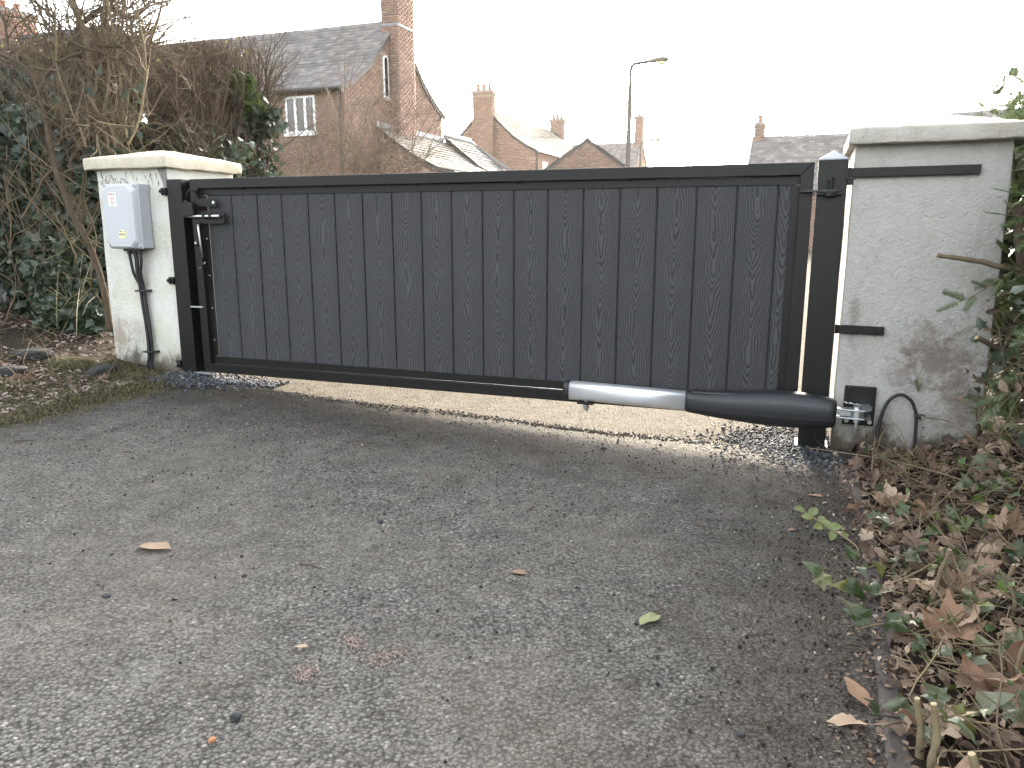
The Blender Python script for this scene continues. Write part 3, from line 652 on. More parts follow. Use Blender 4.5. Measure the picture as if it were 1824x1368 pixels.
def on_box(parts, mat, nm):
    m = MB()
    for x0, x1, z0, z1 in parts: m.box(x0, x1, -.1252, -.1246, z0, z1)
    o = m.build(nm, mat, st, (0, 0, 0)); o.location = (-bxr['_b'][0], -bxr['_b'][1], -bxr['_b'][2]); return o
on_box([(-.496, -.491, 1.093, 1.104), (-.490, -.485, 1.099, 1.104), (-.484, -.480, 1.093, 1.104), (-.467, -.453, 1.0815, 1.086),
        (-.482, -.477, 1.052, 1.078), (-.4768, -.464, 1.073, 1.078), (-.4768, -.464, 1.052, 1.057), (-.4638, -.459, 1.068, 1.078), (-.4638, -.459, 1.052, 1.061)], 'ink_red', 'red_print')
on_box([(-.4785+i*.0062, -.4740+i*.0062, 1.094+(i % 2)*.002, 1.103) for i in range(5)] + [(-.486+i*.0058, -.4815+i*.0058, 1.0395, 1.0455) for i in range(5)], 'ink_grey', 'grey_print')
on_box([(-.494, -.481, 1.0815, 1.086)], 'ink_green', 'green_print')
st = gb(MB().box(-.448, -.396, -.1246, -.1236, .862, .905), 'yellow_sticker', 'label_yellow', bxr)
on_box([(-.446+i*.0066, -.4412+i*.0066, .896, .9025) for i in range(4)] + [(-.406, -.398, .896, .901)] + [(-.445+i*.0066, -.4402+i*.0066, .878, .888) for i in range(7)] + [(-.405, -.398, .865, .869)], 'ink_grey', 'grey_print')
gb(MB().box(-.490, -.372, -.068, -.022, .790, .8055), 'gland_plate', 'black_plastic', bxr, .003)
for i, s in enumerate((-.470, -.431, -.392)):
    gb(MB().cyl((s, -.045, .772), (s, -.045, .793), .0135, 10), 'cable_gland', 'black_plastic', bxr, .002)
# conduits
cc = gthing('conduit_bundle', 'bundle of black conduits running down the left pillar from the control box', 'conduit', (-.42, -.03, .08))
for i, (s, so_, yy) in enumerate(((-.470, -.012, -.020), (-.431, .0, -.034), (-.392, .013, -.020), (-.420, .004, -.012))):
    P = [(s, -.045, .775), (s+.004, -.044, .74), ((s+(-.436+so_))/2-.002, -.036, .665), (-.428+so_, yy, .59), (-.421+so_, yy, .50), (-.412+so_, yy, .40), (-.406+so_*.95, yy, .30), (-.408+so_*.8, yy, .20), (-.420+so_*1.1, yy, .15), (-.437+so_*2.0, yy-.006, .10), (-.447+so_*2.3, yy-.010, .06), (-.452+so_*2.4, yy-.012, .02)]
    gb(MB().tube(smooth_path(P), .0082, 9), 'conduit', 'black_rubber', cc, 0, True)
for z, s in ((.566, -.424), (.215, -.408)):
    gb(MB().box(s-.036, s+.036, -.044, -.001, z-.005, z+.005), 'cable_clip', 'black_plastic', cc, .002)
    for k in (-1, 1): gb(MB().cyl((s+k*.040, -.006, z), (s+k*.040, .004, z), .0075, 8), 'clip_end', 'black_plastic', cc)


# ================================================================== HOUSES BEYOND THE GATE
def brick_panel(org, u, nr, u0, u1, z0, z1, top=None, holes=(), proud=.010, bl=.225, bh=.075):
    """separate bricks on a wall plane: org + u*a + nr*proud, z up; returns V, F"""
    org, u, nr = (np.array(x, float) for x in (org, u, nr)); VV = []
    rows = int((z1-z0)/bh)
    for r in range(rows):
        zc = z0 + r*bh; a = u0 - (bl/2 if r % 2 else 0)
        while a < u1:
            p0, p1 = max(a+.005, u0), min(a+bl-.005, u1); a += bl
            if p1-p0 < .03: continue
            mid = (p0+p1)/2
            if top is not None and zc+bh*.6 > min(top(p0), top(p1), top(mid)): continue
            if any(h[0]-.02 < mid < h[1]+.02 and h[2] < zc+bh/2 < h[3] for h in holes): continue
            k = proud*(.75+.5*random.random())
            q = [(p0, zc+.005), (p1, zc+.005), (p1, zc+bh-.005), (p0, zc+bh-.005)]
            VV += [org + u*x + np.array((0, 0, z)) for x, z in q] + [org + u*x + nr*k + np.array((0, 0, z)) for x, z in q]
    n = len(VV)//8; base = np.arange(n)[:, None, None]*8
    f = np.array([(4,5,6,7), (0,1,5,4), (1,2,6,5), (2,3,7,6), (3,0,4,7)])[None] + base
    return np.array(VV).reshape(-1, 3), f.reshape(-1, 4)
def merge(parts):
    VV, FF, b = [], [], 0
    for v, f in parts:
        if len(v) == 0: continue
        VV.append(v); FF.append(f+b); b += len(v)
    return np.concatenate(VV), np.concatenate(FF)
def slates(prof, x0, x1, side, rows_at=.20, wd=.25):
    """prof = [(y, z)...] from ridge to eave; slates laid in courses along x on that slope"""
    d = [0]
    for a, b in zip(prof, prof[1:]): d.append(d[-1] + math.hypot(b[0]-a[0], b[1]-a[1]))
    def at(t):
        t = min(max(t, 0), d[-1])
        for i in range(len(prof)-1):
            if t <= d[i+1]+1e-9:
                f = (t-d[i])/(d[i+1]-d[i]); a, b = prof[i], prof[i+1]
                ty, tz = (b[0]-a[0])/(d[i+1]-d[i]), (b[1]-a[1])/(d[i+1]-d[i])
                return a[0]+(b[0]-a[0])*f, a[1]+(b[1]-a[1])*f, -tz, ty          # y, z, normal y, normal z
        return (*prof[-1], 0, 1)
    VV = []; n = int(d[-1]/rows_at)
    for r in range(n):
        t0, t1 = r*rows_at, (r+1)*rows_at+.012; ya, za, nya, nza = at(t0); yb, zb, nyb, nzb = at(t1)
        x = x0 - (wd/2 if r % 2 else 0)
        while x < x1:
            a, b = max(x+.003, x0), min(x+wd-.003, x1); x += wd
            if b-a < .03: continue
            k = .022 + random.uniform(-.004, .007); e = random.uniform(-.008, .008)
            hi = .006
            VV += [(a, side*(ya+nya*hi), za+nza*hi), (b, side*(ya+nya*hi), za+nza*hi), (b, side*(yb+nyb*k), zb+nzb*k+e*.3), (a, side*(yb+nyb*k), zb+nzb*k+e*.3),
                   (b, side*yb, zb), (a, side*yb, zb)]
    m = len(VV)//6; base = np.arange(m)[:, None, None]*6
    f = np.array([(0,1,2,3), (3,2,4,5)])[None] + base
    return np.array(VV), f.reshape(-1, 4)
def window(parent, org, u, nr, u0, u1, z0, z1, lights=1, sill=True, mat='white_upvc'):
    """window frame (part) with panes and sill (sub-parts) on a wall plane"""
    org, u, nr = Vector(org), Vector(u), Vector(nr); up = Vector((0, 0, 1))
    def blk(m, a0, a1, b0, b1, d0, d1):
        vs = [org + u*a + up*b + nr*d for d in (d0, d1) for b in (b0, b1) for a in (a0, a1)]
        m.add(vs, [(0,2,3,1), (4,5,7,6), (0,1,5,4), (2,6,7,3), (0,4,6,2), (1,3,7,5)])
    m = MB(); fw = .06; blk(m, u0, u0+fw, z0, z1, 0, .035); blk(m, u1-fw, u1, z0, z1, 0, .035); blk(m, u0+fw, u1-fw, z0, z0+fw, 0, .034); blk(m, u0+fw, u1-fw, z1-fw, z1, 0, .034)
    wdt = (u1-u0)/lights
    for i in range(1, lights): blk(m, u0+i*wdt-.045, u0+i*wdt+.045, z0+fw, z1-fw, 0, .033)
    fr = m.build('window', mat, parent)
    for i in range(lights):
        a0 = u0+i*wdt+(fw if i == 0 else .045); a1 = u0+(i+1)*wdt-(fw if i == lights-1 else .045)
        m = MB(); blk(m, a0, a1, z0+fw, z1-fw, .004, .012); m.build('pane', 'glass', fr)
    if sill: m = MB(); blk(m, u0-.06, u1+.06, z0-.09, z0-.002, 0, .09); m.build('window_sill', mat, fr)
    return fr
def house(name, label, loc, rz, x0, x1, half, ez, rz_, base, bell=True, brick='brick', slate='slate', gables=(1,), sides=(-1,), over=.18, holes=None, chim=(), fine=True, slopes=(-1, 1)):
    r = thing(name, label, 'house', loc, rz); holes = holes or {}
    if bell: prof = [(0, rz_), (half*.55, rz_-(rz_-ez)*.66), (half*.82, ez+(rz_-ez)*.115), (half+.22, ez-.10)]
    else: prof = [(0, rz_), (half+.2, ez-(rz_-ez)*.2/half)]
    def topz(y):
        y = abs(y)
        for a, b in zip(prof, prof[1:]):
            if y <= b[0]: return a[1] + (b[1]-a[1])*(y-a[0])/(b[0]-a[0])
        return prof[-1][1]
    ys = [-half, -half*.82, -half*.55, 0, half*.55, half*.82, half]
    poly = [(-half, base), (half, base)] + [(y, topz(y)-.05) for y in ys[::-1]]
    wall = MB().prism(poly, 'x', x0, x1).build('wall', 'mortar', r)
    parts = []
    for g in gables:
        xg = x1 if g > 0 else x0
        parts.append(brick_panel((xg, 0, 0), (0, 1, 0), (g, 0, 0), -half, half, base, rz_, lambda y: topz(y)-.04, holes.get('g%d' % g, ())))
    for s in sides: parts.append(brick_panel((0, s*half, 0), (1, 0, 0), (0, s, 0), x0, x1, base, ez-.05, None, holes.get('s%d' % s, ())))
    V, F = merge(parts); npmesh('brickwork', V, F, brick, wall, False, 'stuff')
    m = MB()
    for sgn in (-1, 1):
        up_ = [(sgn*y, z+.006) for y, z in prof]; dn = [(sgn*y, z-.045) for y, z in prof]
        m.prism(up_ + dn[::-1], 'x', x0-over*.4, x1+over*.4)
    roof = m.build('roof', 'fascia', r)
    V, F = merge([slates(prof, x0-over*.45, x1+over*.45, sgn) for sgn in slopes]); npmesh('slates', V, F, slate, roof, False, 'stuff')
    m = MB(); k = int((x1-x0+over)/.45)
    for i in range(k):
        a = x0-over*.45 + i*.45; m.prism([(-.14, rz_-.09), (0, rz_+.055), (.14, rz_-.09)], 'x', a+.004, a+.446)
    rd = m.build('ridge_tiles', slate, roof); rd['kind'] = 'stuff'
    for xg, sg in ((x0, -1), (x1, 1)):
        if (1 if sg > 0 else -1) not in gables: continue
        m = MB()
        for sgn in (-1, 1):
            pts = [(sgn*y, z-.02) for y, z in prof]; low = [(sgn*y, z-.16) for y, z in prof]
            m.prism(pts+low[::-1], 'x', xg+sg*.012, xg+sg*.055)
        m.build('verge_board', 'fascia', roof)
    for cx, cy, hx, hy, zb, zt, pots in chim: chimney(r, cx, cy, hx, hy, zb, zt, pots, brick)
    return r, wall, roof
def chimney(r, cx, cy, hx, hy, zb, zt, pots, brick='brick', axis='y'):
    ch = MB().box(cx-hx, cx+hx, cy-hy, cy+hy, zb, zt-.1).build('chimney', 'mortar', r)
    pp = []
    for s in (-1, 1):
        pp.append(brick_panel((cx, cy+s*hy, 0), (1, 0, 0), (0, s, 0), -hx, hx, zb, zt-.22)); pp.append(brick_panel((cx+s*hx, cy, 0), (0, 1, 0), (s, 0, 0), -hy, hy, zb, zt-.22))
        pp.append(brick_panel((cx, cy+s*(hy+.04), 0), (1, 0, 0), (0, s, 0), -hx-.04, hx+.04, zt-.22, zt)); pp.append(brick_panel((cx+s*(hx+.04), cy, 0), (0, 1, 0), (s, 0, 0), -hy-.04, hy+.04, zt-.22, zt))
    V, F = merge(pp); npmesh('brickwork', V, F, brick, ch, False, 'stuff')
    MB().box(cx-hx-.04, cx+hx+.04, cy-hy-.04, cy+hy+.04, zt-.22, zt-.01).build('corbel', 'mortar', ch)
    MB().box(cx-hx-.03, cx+hx+.03, cy-hy-.03, cy+hy+.03, zt-.008, zt+.05).build('flaunching', 'lead', ch, bevel=.02)
    for i in range(pots):
        t = (i-(pots-1)/2)*(2*(hy if axis == 'y' else hx)-.1)/max(1, pots); px, py = (cx, cy+t) if axis == 'y' else (cx+t, cy)
        MB().tube([(px, py, zt+.03), (px, py, zt+.30), (px, py, zt+.33), (px, py, zt+.38)], [.115, .10, .125, .12], 12).build('chimney_pot', 'clay_pot', ch)
    return ch

# the big house on the left, its gable turned to the drive
win = (-2.10, -1.03, 3.78, 4.86)
H1, wall, roof = house('brick_house', 'large brick house with slate roof, tall end chimney and small arched gable window', (-3.85, 27.4, 0), GROT, -11, 0, 3.33, 5.12, 7.62, -.2,
    holes={'s-1': [win, (-2.2, -1.2, 0, 2.05)], 'g1': [(-.97, -.62, 5.05, 6.45)]}, gables=(1,))
window(H1, (0, -3.33, 0), (1, 0, 0), (0, -1, 0), *win, lights=3)
d_o = MB().box(-2.2, -1.2, -3.36, -3.33, 0, 2.05).build('door', 'pale_paint', H1); MB().cyl((-1.32, -3.40, 1.0), (-1.32, -3.36, 1.0), .03).build('door_handle', 'galvanised', d_o)
m = MB(); arch = [(-.95, 5.08), (-.65, 5.08), (-.65, 6.25)] + [(-.80+.15*math.cos(R(a_)), 6.25+.15*math.sin(R(a_))) for a_ in (30, 60, 90, 120, 150)] + [(-.95, 6.25)]
fr = m.prism(arch, 'x', 0, .03).build('arched_window', 'white_upvc', H1)
MB().prism([(-.80+(y+.80)*.66, 5.14+(z-5.08)*.92) for y, z in arch], 'x', .031, .036).build('pane', 'glass', fr)
MB().box(0, .08, -1.02, -.58, 4.98, 5.079).build('window_sill', 'mortar', fr)
m = MB().box(.0, .34, -.52, .62, -.2, 7.0); br_ = m.build('chimney_breast', 'mortar', H1)
V, F = merge([brick_panel((.34, 0, 0), (0, 1, 0), (1, 0, 0), -.52, .62, -.2, 7.35), brick_panel((0, -.52, 0), (1, 0, 0), (0, -1, 0), .0, .34, -.2, 7.35), brick_panel((0, .62, 0), (1, 0, 0), (0, 1, 0), .0, .34, -.2, 7.35)])
npmesh('brickwork', V, F, 'brick', br_, False, 'stuff')
chimney(H1, .04, .05, .30, .57, 7.0, 9.3, 3)
MB().box(-.28, .36, -.54, .64, 7.36, 7.44).build('lead_flashing', 'lead', H1)
MB().cyl((-.12, -3.42, 0), (-.12, -3.42, 4.95), .045, 10).build('downpipe', 'fascia', H1)
MB().tube([(-11, -3.60, 4.99), (.05, -3.60, 4.99)], .06, 8).build('gutter', 'fascia', H1)
# its lean-to against the gable, and a darker roofed wing behind
def leanto(name, label, y0, y1, top, low, run, slate, brick='brick'):
    r = thing(name, label, 'extension', (-3.85, 27.4, 0), GROT)
    prof = [(0.02, top), (run*.62, top-(top-low)*.70), (run, low), (run+.55, low-.13)]
    wall = MB().prism([(0.012, -.2), (run, -.2), (run, low-.06), (run*.62, prof[1][1]-.06), (0.012, top-.06)], 'y', y0, y1).build('wall', 'mortar', r)
    def tz(x):
        for a, b in zip(prof, prof[1:]):
            if x <= b[0]: return a[1]+(b[1]-a[1])*(x-a[0])/(b[0]-a[0])
        return low
    V, F = merge([brick_panel((0, y0, 0), (1, 0, 0), (0, -1, 0), .02, run, -.2, top, lambda x: tz(x)-.06), brick_panel((run, 0, 0), (0, 1, 0), (1, 0, 0), y0, y1, -.2, low-.1)])
    npmesh('brickwork', V, F, brick, wall, False, 'stuff')
    roof = MB().prism(prof + [(x, z-.06) for x, z in prof[::-1]], 'y', y0-.12, y1+.12).build('roof', 'fascia', r)
    V, F = slates(prof, y0-.14, y1+.14, 1)
    V = np.stack([V[:, 1], V[:, 0], V[:, 2]], -1); npmesh('slates', V, F, slate, roof, False, 'stuff')
    MB().box(.013, .07, y0-.1, y1+.1, top+.0, top+.16).build('lead_flashing', 'lead', roof)
    MB().prism([(x, z+.02) for x, z in prof] + [(x, z-.1) for x, z in prof[::-1]], 'y', y0-.16, y0-.125).build('verge_board', 'fascia', roof)
    return r
leanto('house_extension', 'low brick lean-to with sunlit slates against the large house gable', -1.45, 3.3, 4.12, 2.78, 2.25, 'slate_warm')
r2 = leanto('house_extension', 'lean-to with dark slates behind the sunlit one on the large house', 3.55, 5.9, 4.35, 2.6, 2.6, 'slate_dark')
MB().prism([(.05, 4.38), (1.6, 3.22), (2.6, 2.66), (3.15, 2.52), (3.15, 2.40), (.05, 4.2)], 'y', 6.03, 6.16).build('verge_coping', 'lead', r2)
# second house, ridge running away from the drive
NROT = math.atan2(NY, NX)
H2, _, _ = house('brick_house', 'brick house with twin chimneys, its roof running away beside the lamp post', (-1.48, 44.0, 0), NROT, 0, 13.6, 2.9, 5.05, 7.36, -.3, slate='slate_warm', gables=(-1,), sides=(-1,),
    holes={'s-1': [(1.3, 2.1, 3.0, 4.5)]}, chim=((13.1, 0, .32, .45, 6.8, 8.3, 3),))
window(H2, (0, -2.9, 0), (1, 0, 0), (0, -1, 0), 1.3, 2.1, 3.0, 4.5, 1)
window(H2, (0, -2.9, 0), (1, 0, 0), (0, -1, 0), 5.6, 6.3, 3.3, 4.5, 1)
MB().box(3.6, 3.95, -2.99, -2.905, 4.05, 4.5).build('alarm_box', 'red_box', H2)
MB().cyl((.15, -2.97, 0), (.15, -2.97, 4.95), .05, 8).build('downpipe', 'fascia', H2)
b2 = MB().box(-.42, .0, -.58, .58, -.3, 6.6).build('chimney_breast', 'mortar', H2)
V, F = merge([brick_panel((-.42, 0, 0), (0, 1, 0), (-1, 0, 0), -.58, .58, -.3, 6.6), brick_panel((0, -.58, 0), (1, 0, 0), (0, -1, 0), -.42, 0, -.3, 6.6), brick_panel((0, .58, 0), (1, 0, 0), (0, 1, 0), -.42, 0, -.3, 6.6)])
npmesh('brickwork', V, F, 'brick', b2, False, 'stuff')
chimney(H2, -.1, 0, .31, .54, 6.4, 8.12, 3)
# little gabled garage
house('garage', 'small gabled brick garage in front of the lamp post', (3.1, 33.0, 0), R(85), 0, 5.5, 3.0, 2.45, 4.52, -.2, bell=False, slate='slate_warm', gables=(-1,), sides=(-1,))
# house behind the lamp post
house('brick_house', 'slate roofed house behind the lamp post with a tall slim end chimney', (9.75, 60, 0), GROT, -7.5, 0, 3.2, 4.6, 7.15, -.2, bell=False, slate='slate', gables=(1,), sides=(-1,), chim=((-.25, 0, .26, .45, 6.6, 9.0, 1),), slopes=(-1,))
# long low house behind the hinge post
house('brick_house', 'long low house with grey slate roof and small chimney behind the hinge post', (11.2, 37.2, 0), GROT, 0, 13.0, 3.1, 2.5, 5.0, -.3, bell=False, slate='slate', gables=(-1,), sides=(-1,), chim=((.25, 0, .2, .3, 4.5, 5.6, 1),), slopes=(-1,))
# roof showing over the right pillar
house('brick_house', 'house of which only the roof ridge shows over the right pillar', (20.6, 31.0, 0), R(-35), -4.6, .0, 2.6, 3.9, 5.45, -.3, bell=False, slate='slate', gables=(1,), sides=(-1,), slopes=(-1,))
# chimney of a house far left
H0, _, _ = house('brick_house', 'house far left whose red brick chimney rises over the ivy', (-19.0, 31.0, 0), GROT, -1, 5.5, 3.0, 5.3, 7.9, -.3, bell=False, slate='slate_dark', gables=(1,), sides=(-1,), brick='brick_far', chim=((.3, 0, .5, .6, 7.2, 8.75, 2),), slopes=(-1,))

# ------------------------------------------------------------------ street lamps
def lamp(label, x, y, h, rz):
    r = thing('street_lamp', label, 'street lamp', (x, y, 0), rz, 'street lamps')
    MB().tube([(0, 0, -.2), (0, 0, 1.3), (0, 0, 1.31), (0, 0, h-.75), (0, 0, h-.74)], [.12, .12, .085, .078, .055], 12).build('column', 'lamp_steel', r, smooth=False)
    MB().tube(smooth_path([(0, 0, h-.75), (0, 0, h-.35), (.03, 0, h-.14), (.13, 0, h-.05), (.30, 0, h-.02), (.62, 0, h+.02)]), .052, 8).build('bracket_arm', 'lamp_steel', r, smooth=True)
    def rg(x_, zc, hy, hz): return [(x_, hy*math.cos(2*math.pi*j/16), zc+hz*math.sin(2*math.pi*j/16)) for j in range(16)]
    hd = MB().loft([rg(.56, h+.02, .05, .05), rg(.60, h+.02, .075, .07), rg(.80, h+.055, .085, .08), rg(1.0, h+.07, .12, .09), rg(1.12, h+.075, .12, .085), rg(1.19, h+.07, .09, .06), rg(1.21, h+.07, .05, .03)]).build('lantern', 'lamp_head', r, smooth=True)
    MB().loft([[(.92+.24*0+.13*math.cos(2*math.pi*j/14)*f+.07, .09*math.sin(2*math.pi*j/14)*f, z_) for j in range(14)] for z_, f in ((h+.0, 1), (h-.06, .9), (h-.09, .6))]).build('diffuser', 'label_yellow', hd, smooth=True)
    MB().cyl((.86, 0, h+.13), (.86, 0, h+.21), .035, 10).build('photocell', 'lamp_steel', hd)
lamp('tall street lamp rising above the middle of the gate', 3.88, 26.7, 6.2, R(-8))
lamp('distant street lamp low on the skyline right of the tall one', 8.05, 50.0, 6.2, R(-5))

# ================================================================== VEGETATION
FPX = 1370.0; CS, SS = math.cos(R(11.5)), math.sin(R(11.5))
def at(x, y, Y):                                           # a sight line followed to the distance Y
    u, v = (x-912)/FPX, (684-y)/FPX; f = CS + SS*v; return np.array((u/f*Y, Y, HC + (CS*v-SS)/f*Y))
def walk(p, d, L, r, seg=.09, wob=.25, up=.0, taper=.35, bound=None):
    p = np.array(p, float); d = np.array(d, float); d /= np.linalg.norm(d); k = max(3, int(L/seg)); st_ = L/k
    pts = [p.copy()]
    for i in range(k):
        d = d + rng.normal(size=3)*wob*math.sqrt(st_/.1)*.6 + np.array((0, 0, up*st_)); d /= np.linalg.norm(d); p = p + d*st_
        if bound is not None and not bound(p): break
        pts.append(p.copy())
    if len(pts) < 3: return None
    pts = np.array(pts); return pts, np.linspace(r, r*taper, len(pts))
def branch(out, p, d, L, r, lev, kids=5, wob=.25, up=.3, ang=.7, bound=None, minr=.0012):
    w_ = walk(p, d, L, r, wob=wob, up=up, bound=bound)
    if w_ is None: return
    out.append(w_); pts, rad = w_
    if lev <= 0: return
    for i in range(kids):
        t = random.uniform(.2, .98); j = min(len(pts)-2, int(t*(len(pts)-1))); dd = pts[j+1]-pts[j]; dd /= np.linalg.norm(dd)+1e-9
        e = rng.normal(size=3); e -= e.dot(dd)*dd; e /= np.linalg.norm(e)+1e-9
        nd = dd*math.cos(ang*random.uniform(.6, 1.3)) + e*math.sin(ang*random.uniform(.6, 1.3))
        branch(out, pts[j], nd, L*random.uniform(.35, .65), max(minr, rad[j]*random.uniform(.45, .7)), lev-1, kids, wob*1.15, up, ang, bound, minr)
def leaves_obj(name, tmpl, mat, locs, size, bias, spread, parent):
    n = len(locs); V, F = scatter(tmpl[0], tmpl[1], frames(n, bias, spread), locs, rng.uniform(size*.42, size*1.4, n)); return npmesh(name, V, F, mat, parent, False, 'stuff')
def ellips(n, c, rad, shell=.45):
    d = rng.normal(size=(n, 3)); d /= np.linalg.norm(d, axis=1, keepdims=True)
    r = (shell + (1-shell)*rng.random(n)**.5)[:, None]; return np.asarray(c) + d*r*np.asarray(rad)
def lumpy(pts, amt, sc):
    return np.array([p + np.array(mnoise.noise_vector(Vector(p)*sc))*amt for p in pts])

# ---- left: ivy mass at the edge of the verge
iv = thing('ivy_hedge', 'dark ivy-smothered hedge at the far left behind the mossy verge', 'hedge', (-3.6, 5.6, .3)); off = np.array((-3.6, 5.6, .3))
L = np.concatenate([ellips(4200, at(15, 390, 5.5), (.62, .5, .80)), ellips(3200, at(120, 480, 5.3), (.5, .4, .55)), ellips(1500, at(-60, 300, 5.9), (.6, .5, .6)), ellips(900, at(170, 590, 5.0), (.22, .2, .16), .2), ellips(700, at(150, 300, 4.95), (.13, .1, .15), .2), ellips(420, at(75, 165, 6.0), (.30, .3, .16), .3)])
L = lumpy(L, .22, 1.7); L = L[L[:, 2] > .28]
leaves_obj('ivy_leaves', T_IVY, 'ivy_dark', L-off, .062, (.15, -.75, .45), .55, iv)
tw = []
for i in range(130):
    p = at(random.uniform(-90, 190), random.uniform(330, 600), random.uniform(4.9, 5.6)); branch(tw, p, (random.uniform(-.5, .5), random.uniform(-.3, .1), 1), random.uniform(.3, .9), random.uniform(.003, .007), 1, 3, .3, .2)
V, F = tubes(tw, 4); npmesh('ivy_stems', V-off, F, 'bark', iv, True, 'stuff')
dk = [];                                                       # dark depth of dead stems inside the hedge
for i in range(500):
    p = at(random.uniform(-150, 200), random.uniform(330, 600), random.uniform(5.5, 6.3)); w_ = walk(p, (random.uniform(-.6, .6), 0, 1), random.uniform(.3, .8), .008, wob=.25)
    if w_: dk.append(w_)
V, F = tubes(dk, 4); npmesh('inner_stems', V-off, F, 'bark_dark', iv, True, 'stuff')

# straw-coloured grass blades leaning out of the ivy
def blades(n, cf, lf, bias, width, spread=.35):
    VV = []; 
    for i in range(n):
        p = np.array(cf()); Ln = lf(); d = np.array(bias, float) + rng.normal(size=3)*spread; d /= np.linalg.norm(d); sd_ = np.cross(d, rng.normal(size=3)); sd_ /= np.linalg.norm(sd_)+1e-9
        w2 = width*random.uniform(.6, 1.3); dr = np.array((0, 0, -Ln*random.uniform(.1, .6)))
        a, b = p + d*Ln*.5 + dr*.2, p + d*Ln + dr
        VV += [p-sd_*w2, p+sd_*w2, a+sd_*w2*.8, a-sd_*w2*.8, b+sd_*w2*.12, b-sd_*w2*.12]
    f = np.array([(0,1,2,3), (3,2,4,5)])[None] + (np.arange(n)*6)[:, None, None]
    return np.array(VV), f.reshape(-1, 4)
for lb, c0, nn in (('tuft of pale dead grass hanging over the leaf litter at the far left', (120, 520), 34), ('clump of yellowed grass blades beside the left pillar base', (150, 455), 22)):
    cc_ = at(*c0, 4.85); g_ = thing('grass_tuft', lb, 'grass', cc_)
    V, F = blades(nn, lambda: (random.gauss(0, .10), random.gauss(0, .05), random.gauss(0, .07)), lambda: random.uniform(.12, .34), (.2, -.5, .35), .0032, .6); npmesh('blades', V, F, 'straw', g_, True, 'stuff')

# ---- tangled bare shrub with old stems behind the left pillar
sh = thing('tangled_shrub', 'tall tangled leafless shrub with twisted mossy stems behind the left pillar', 'shrub', (-2.75, 5.05, .3)); off = np.array((-2.75, 5.05, .3))
def pstem(px, Ys, r0, r1, mat, nm='stem', sides=8):
    P = [at(x, y, Ys[0]+(Ys[1]-Ys[0])*i/(len(px)-1)) for i, (x, y) in enumerate(px)]
    sp_ = smooth_path([tuple(p) for p in P], 5); k = len(sp_)
    jit = [Vector(mnoise.noise_vector(p*7))*.012 for p in sp_]
    rad = [(r0+(r1-r0)*i/(k-1))*(1+.18*mnoise.noise(sp_[i]*20)) for i in range(k)]
    m = MB(); m.tube([p+j-Vector(off) for p, j in zip(sp_, jit)], rad, sides); m.build(nm, mat, sh, smooth=True); return np.array([tuple(p) for p in sp_])
stems = [
 ([(196,590),(186,520),(160,440),(120,360),(97,300),(80,205),(70,172),(80,138),(105,112),(148,94)], (4.75,4.9), .022, .008, 'bark_dark'),
 ([(152,262),(140,225),(125,190),(108,140),(101,100),(98,20),(94,-40)], (4.7,4.7), .0055, .004, 'bark'),
 ([(205,275),(168,245),(110,205),(70,165),(45,120),(-20,90)], (4.9,4.9), .016, .008, 'bark_dark'),
 ([(155,250),(161,150),(156,90),(152,60),(135,20),(118,-25)], (5.1,5.2), .013, .022, 'bark'),
 ([(168,255),(166,170),(175,100),(185,40),(190,-20)], (5.2,5.3), .012, .016, 'bark'),
 ([(178,245),(192,170),(194,140),(195,100),(212,62),(225,-15)], (5.0,5.2), .011, .009, 'bark'),
 ([(226,245),(219,190),(212,130),(205,80),(195,20),(190,-20)], (5.1,5.2), .010, .008, 'bark_straw'),
 ([(228,258),(248,215),(258,150),(259,110),(252,60),(243,10),(240,-20)], (4.8,4.8), .0065, .0045, 'bark_straw'),
 ([(172,95),(130,75),(92,58),(74,30),(62,-5)], (5.0,5.2), .010, .006, 'bark_dark'),
 ([(112,62),(104,40),(80,18),(50,-5)], (5.1,5.3), .007, .004, 'bark_dark'),
 ([(168,86),(190,99),(212,104),(230,94),(236,78),(226,64)], (4.95,5.0), .008, .011, 'bark_dark'),
 ([(180,84),(205,83),(232,84)], (4.97,5.02), .011, .010, 'bark_dark'),
 ([(116,213),(135,212),(156,211)], (4.8,4.8), .0045, .005, 'bark_straw'),
 ([(190,255),(176,205),(156,168)], (4.95,4.9), .013, .009, 'bark'),
 ([(204,262),(190,215),(168,182),(172,130),(150,110)], (5.0,5.1), .010, .006, 'bark'),
 ([(140,270),(128,232),(100,200),(78,188)], (4.85,4.9), .010, .006, 'bark_dark'),
 ([(85,190),(72,160),(95,125),(70,100),(60,60)], (5.2,5.4), .008, .004, 'bark'),
 ([(60,110),(22,90),(10,55),(0,20)], (5.1,5.2), .010, .006, 'bark_dark'),
 ([(150,40),(190,15),(230,30),(262,10)], (5.4,5.5), .018, .010, 'bark_dark'),
]
tips = []
for px, Ys, r0, r1, mt in stems: tips.append(pstem(px, Ys, r0, r1, mt))
tw = []
for P in tips:
    for k in range(13):
        j = random.randrange(2, len(P)-1); dd = P[j]-P[j-1]; dd /= np.linalg.norm(dd)+1e-9; nd = dd*.6 + rng.normal(size=3)*.55
        branch(tw, P[j], nd, random.uniform(.15, .5), random.uniform(.003, .006), 1, 3, .38, .3, .7, None, .0019)
for i in range(100):                                           # fine upright mesh of stems in the heart of the shrub
    p = at(random.uniform(70, 265), random.uniform(110, 300), random.uniform(5.0, 5.6)); branch(tw, p, (random.uniform(-.45, .45), random.uniform(-.2, .2), .9), random.uniform(.3, .8), random.uniform(.004, .009), 1, 3, .26, .2, .6, None, .002)
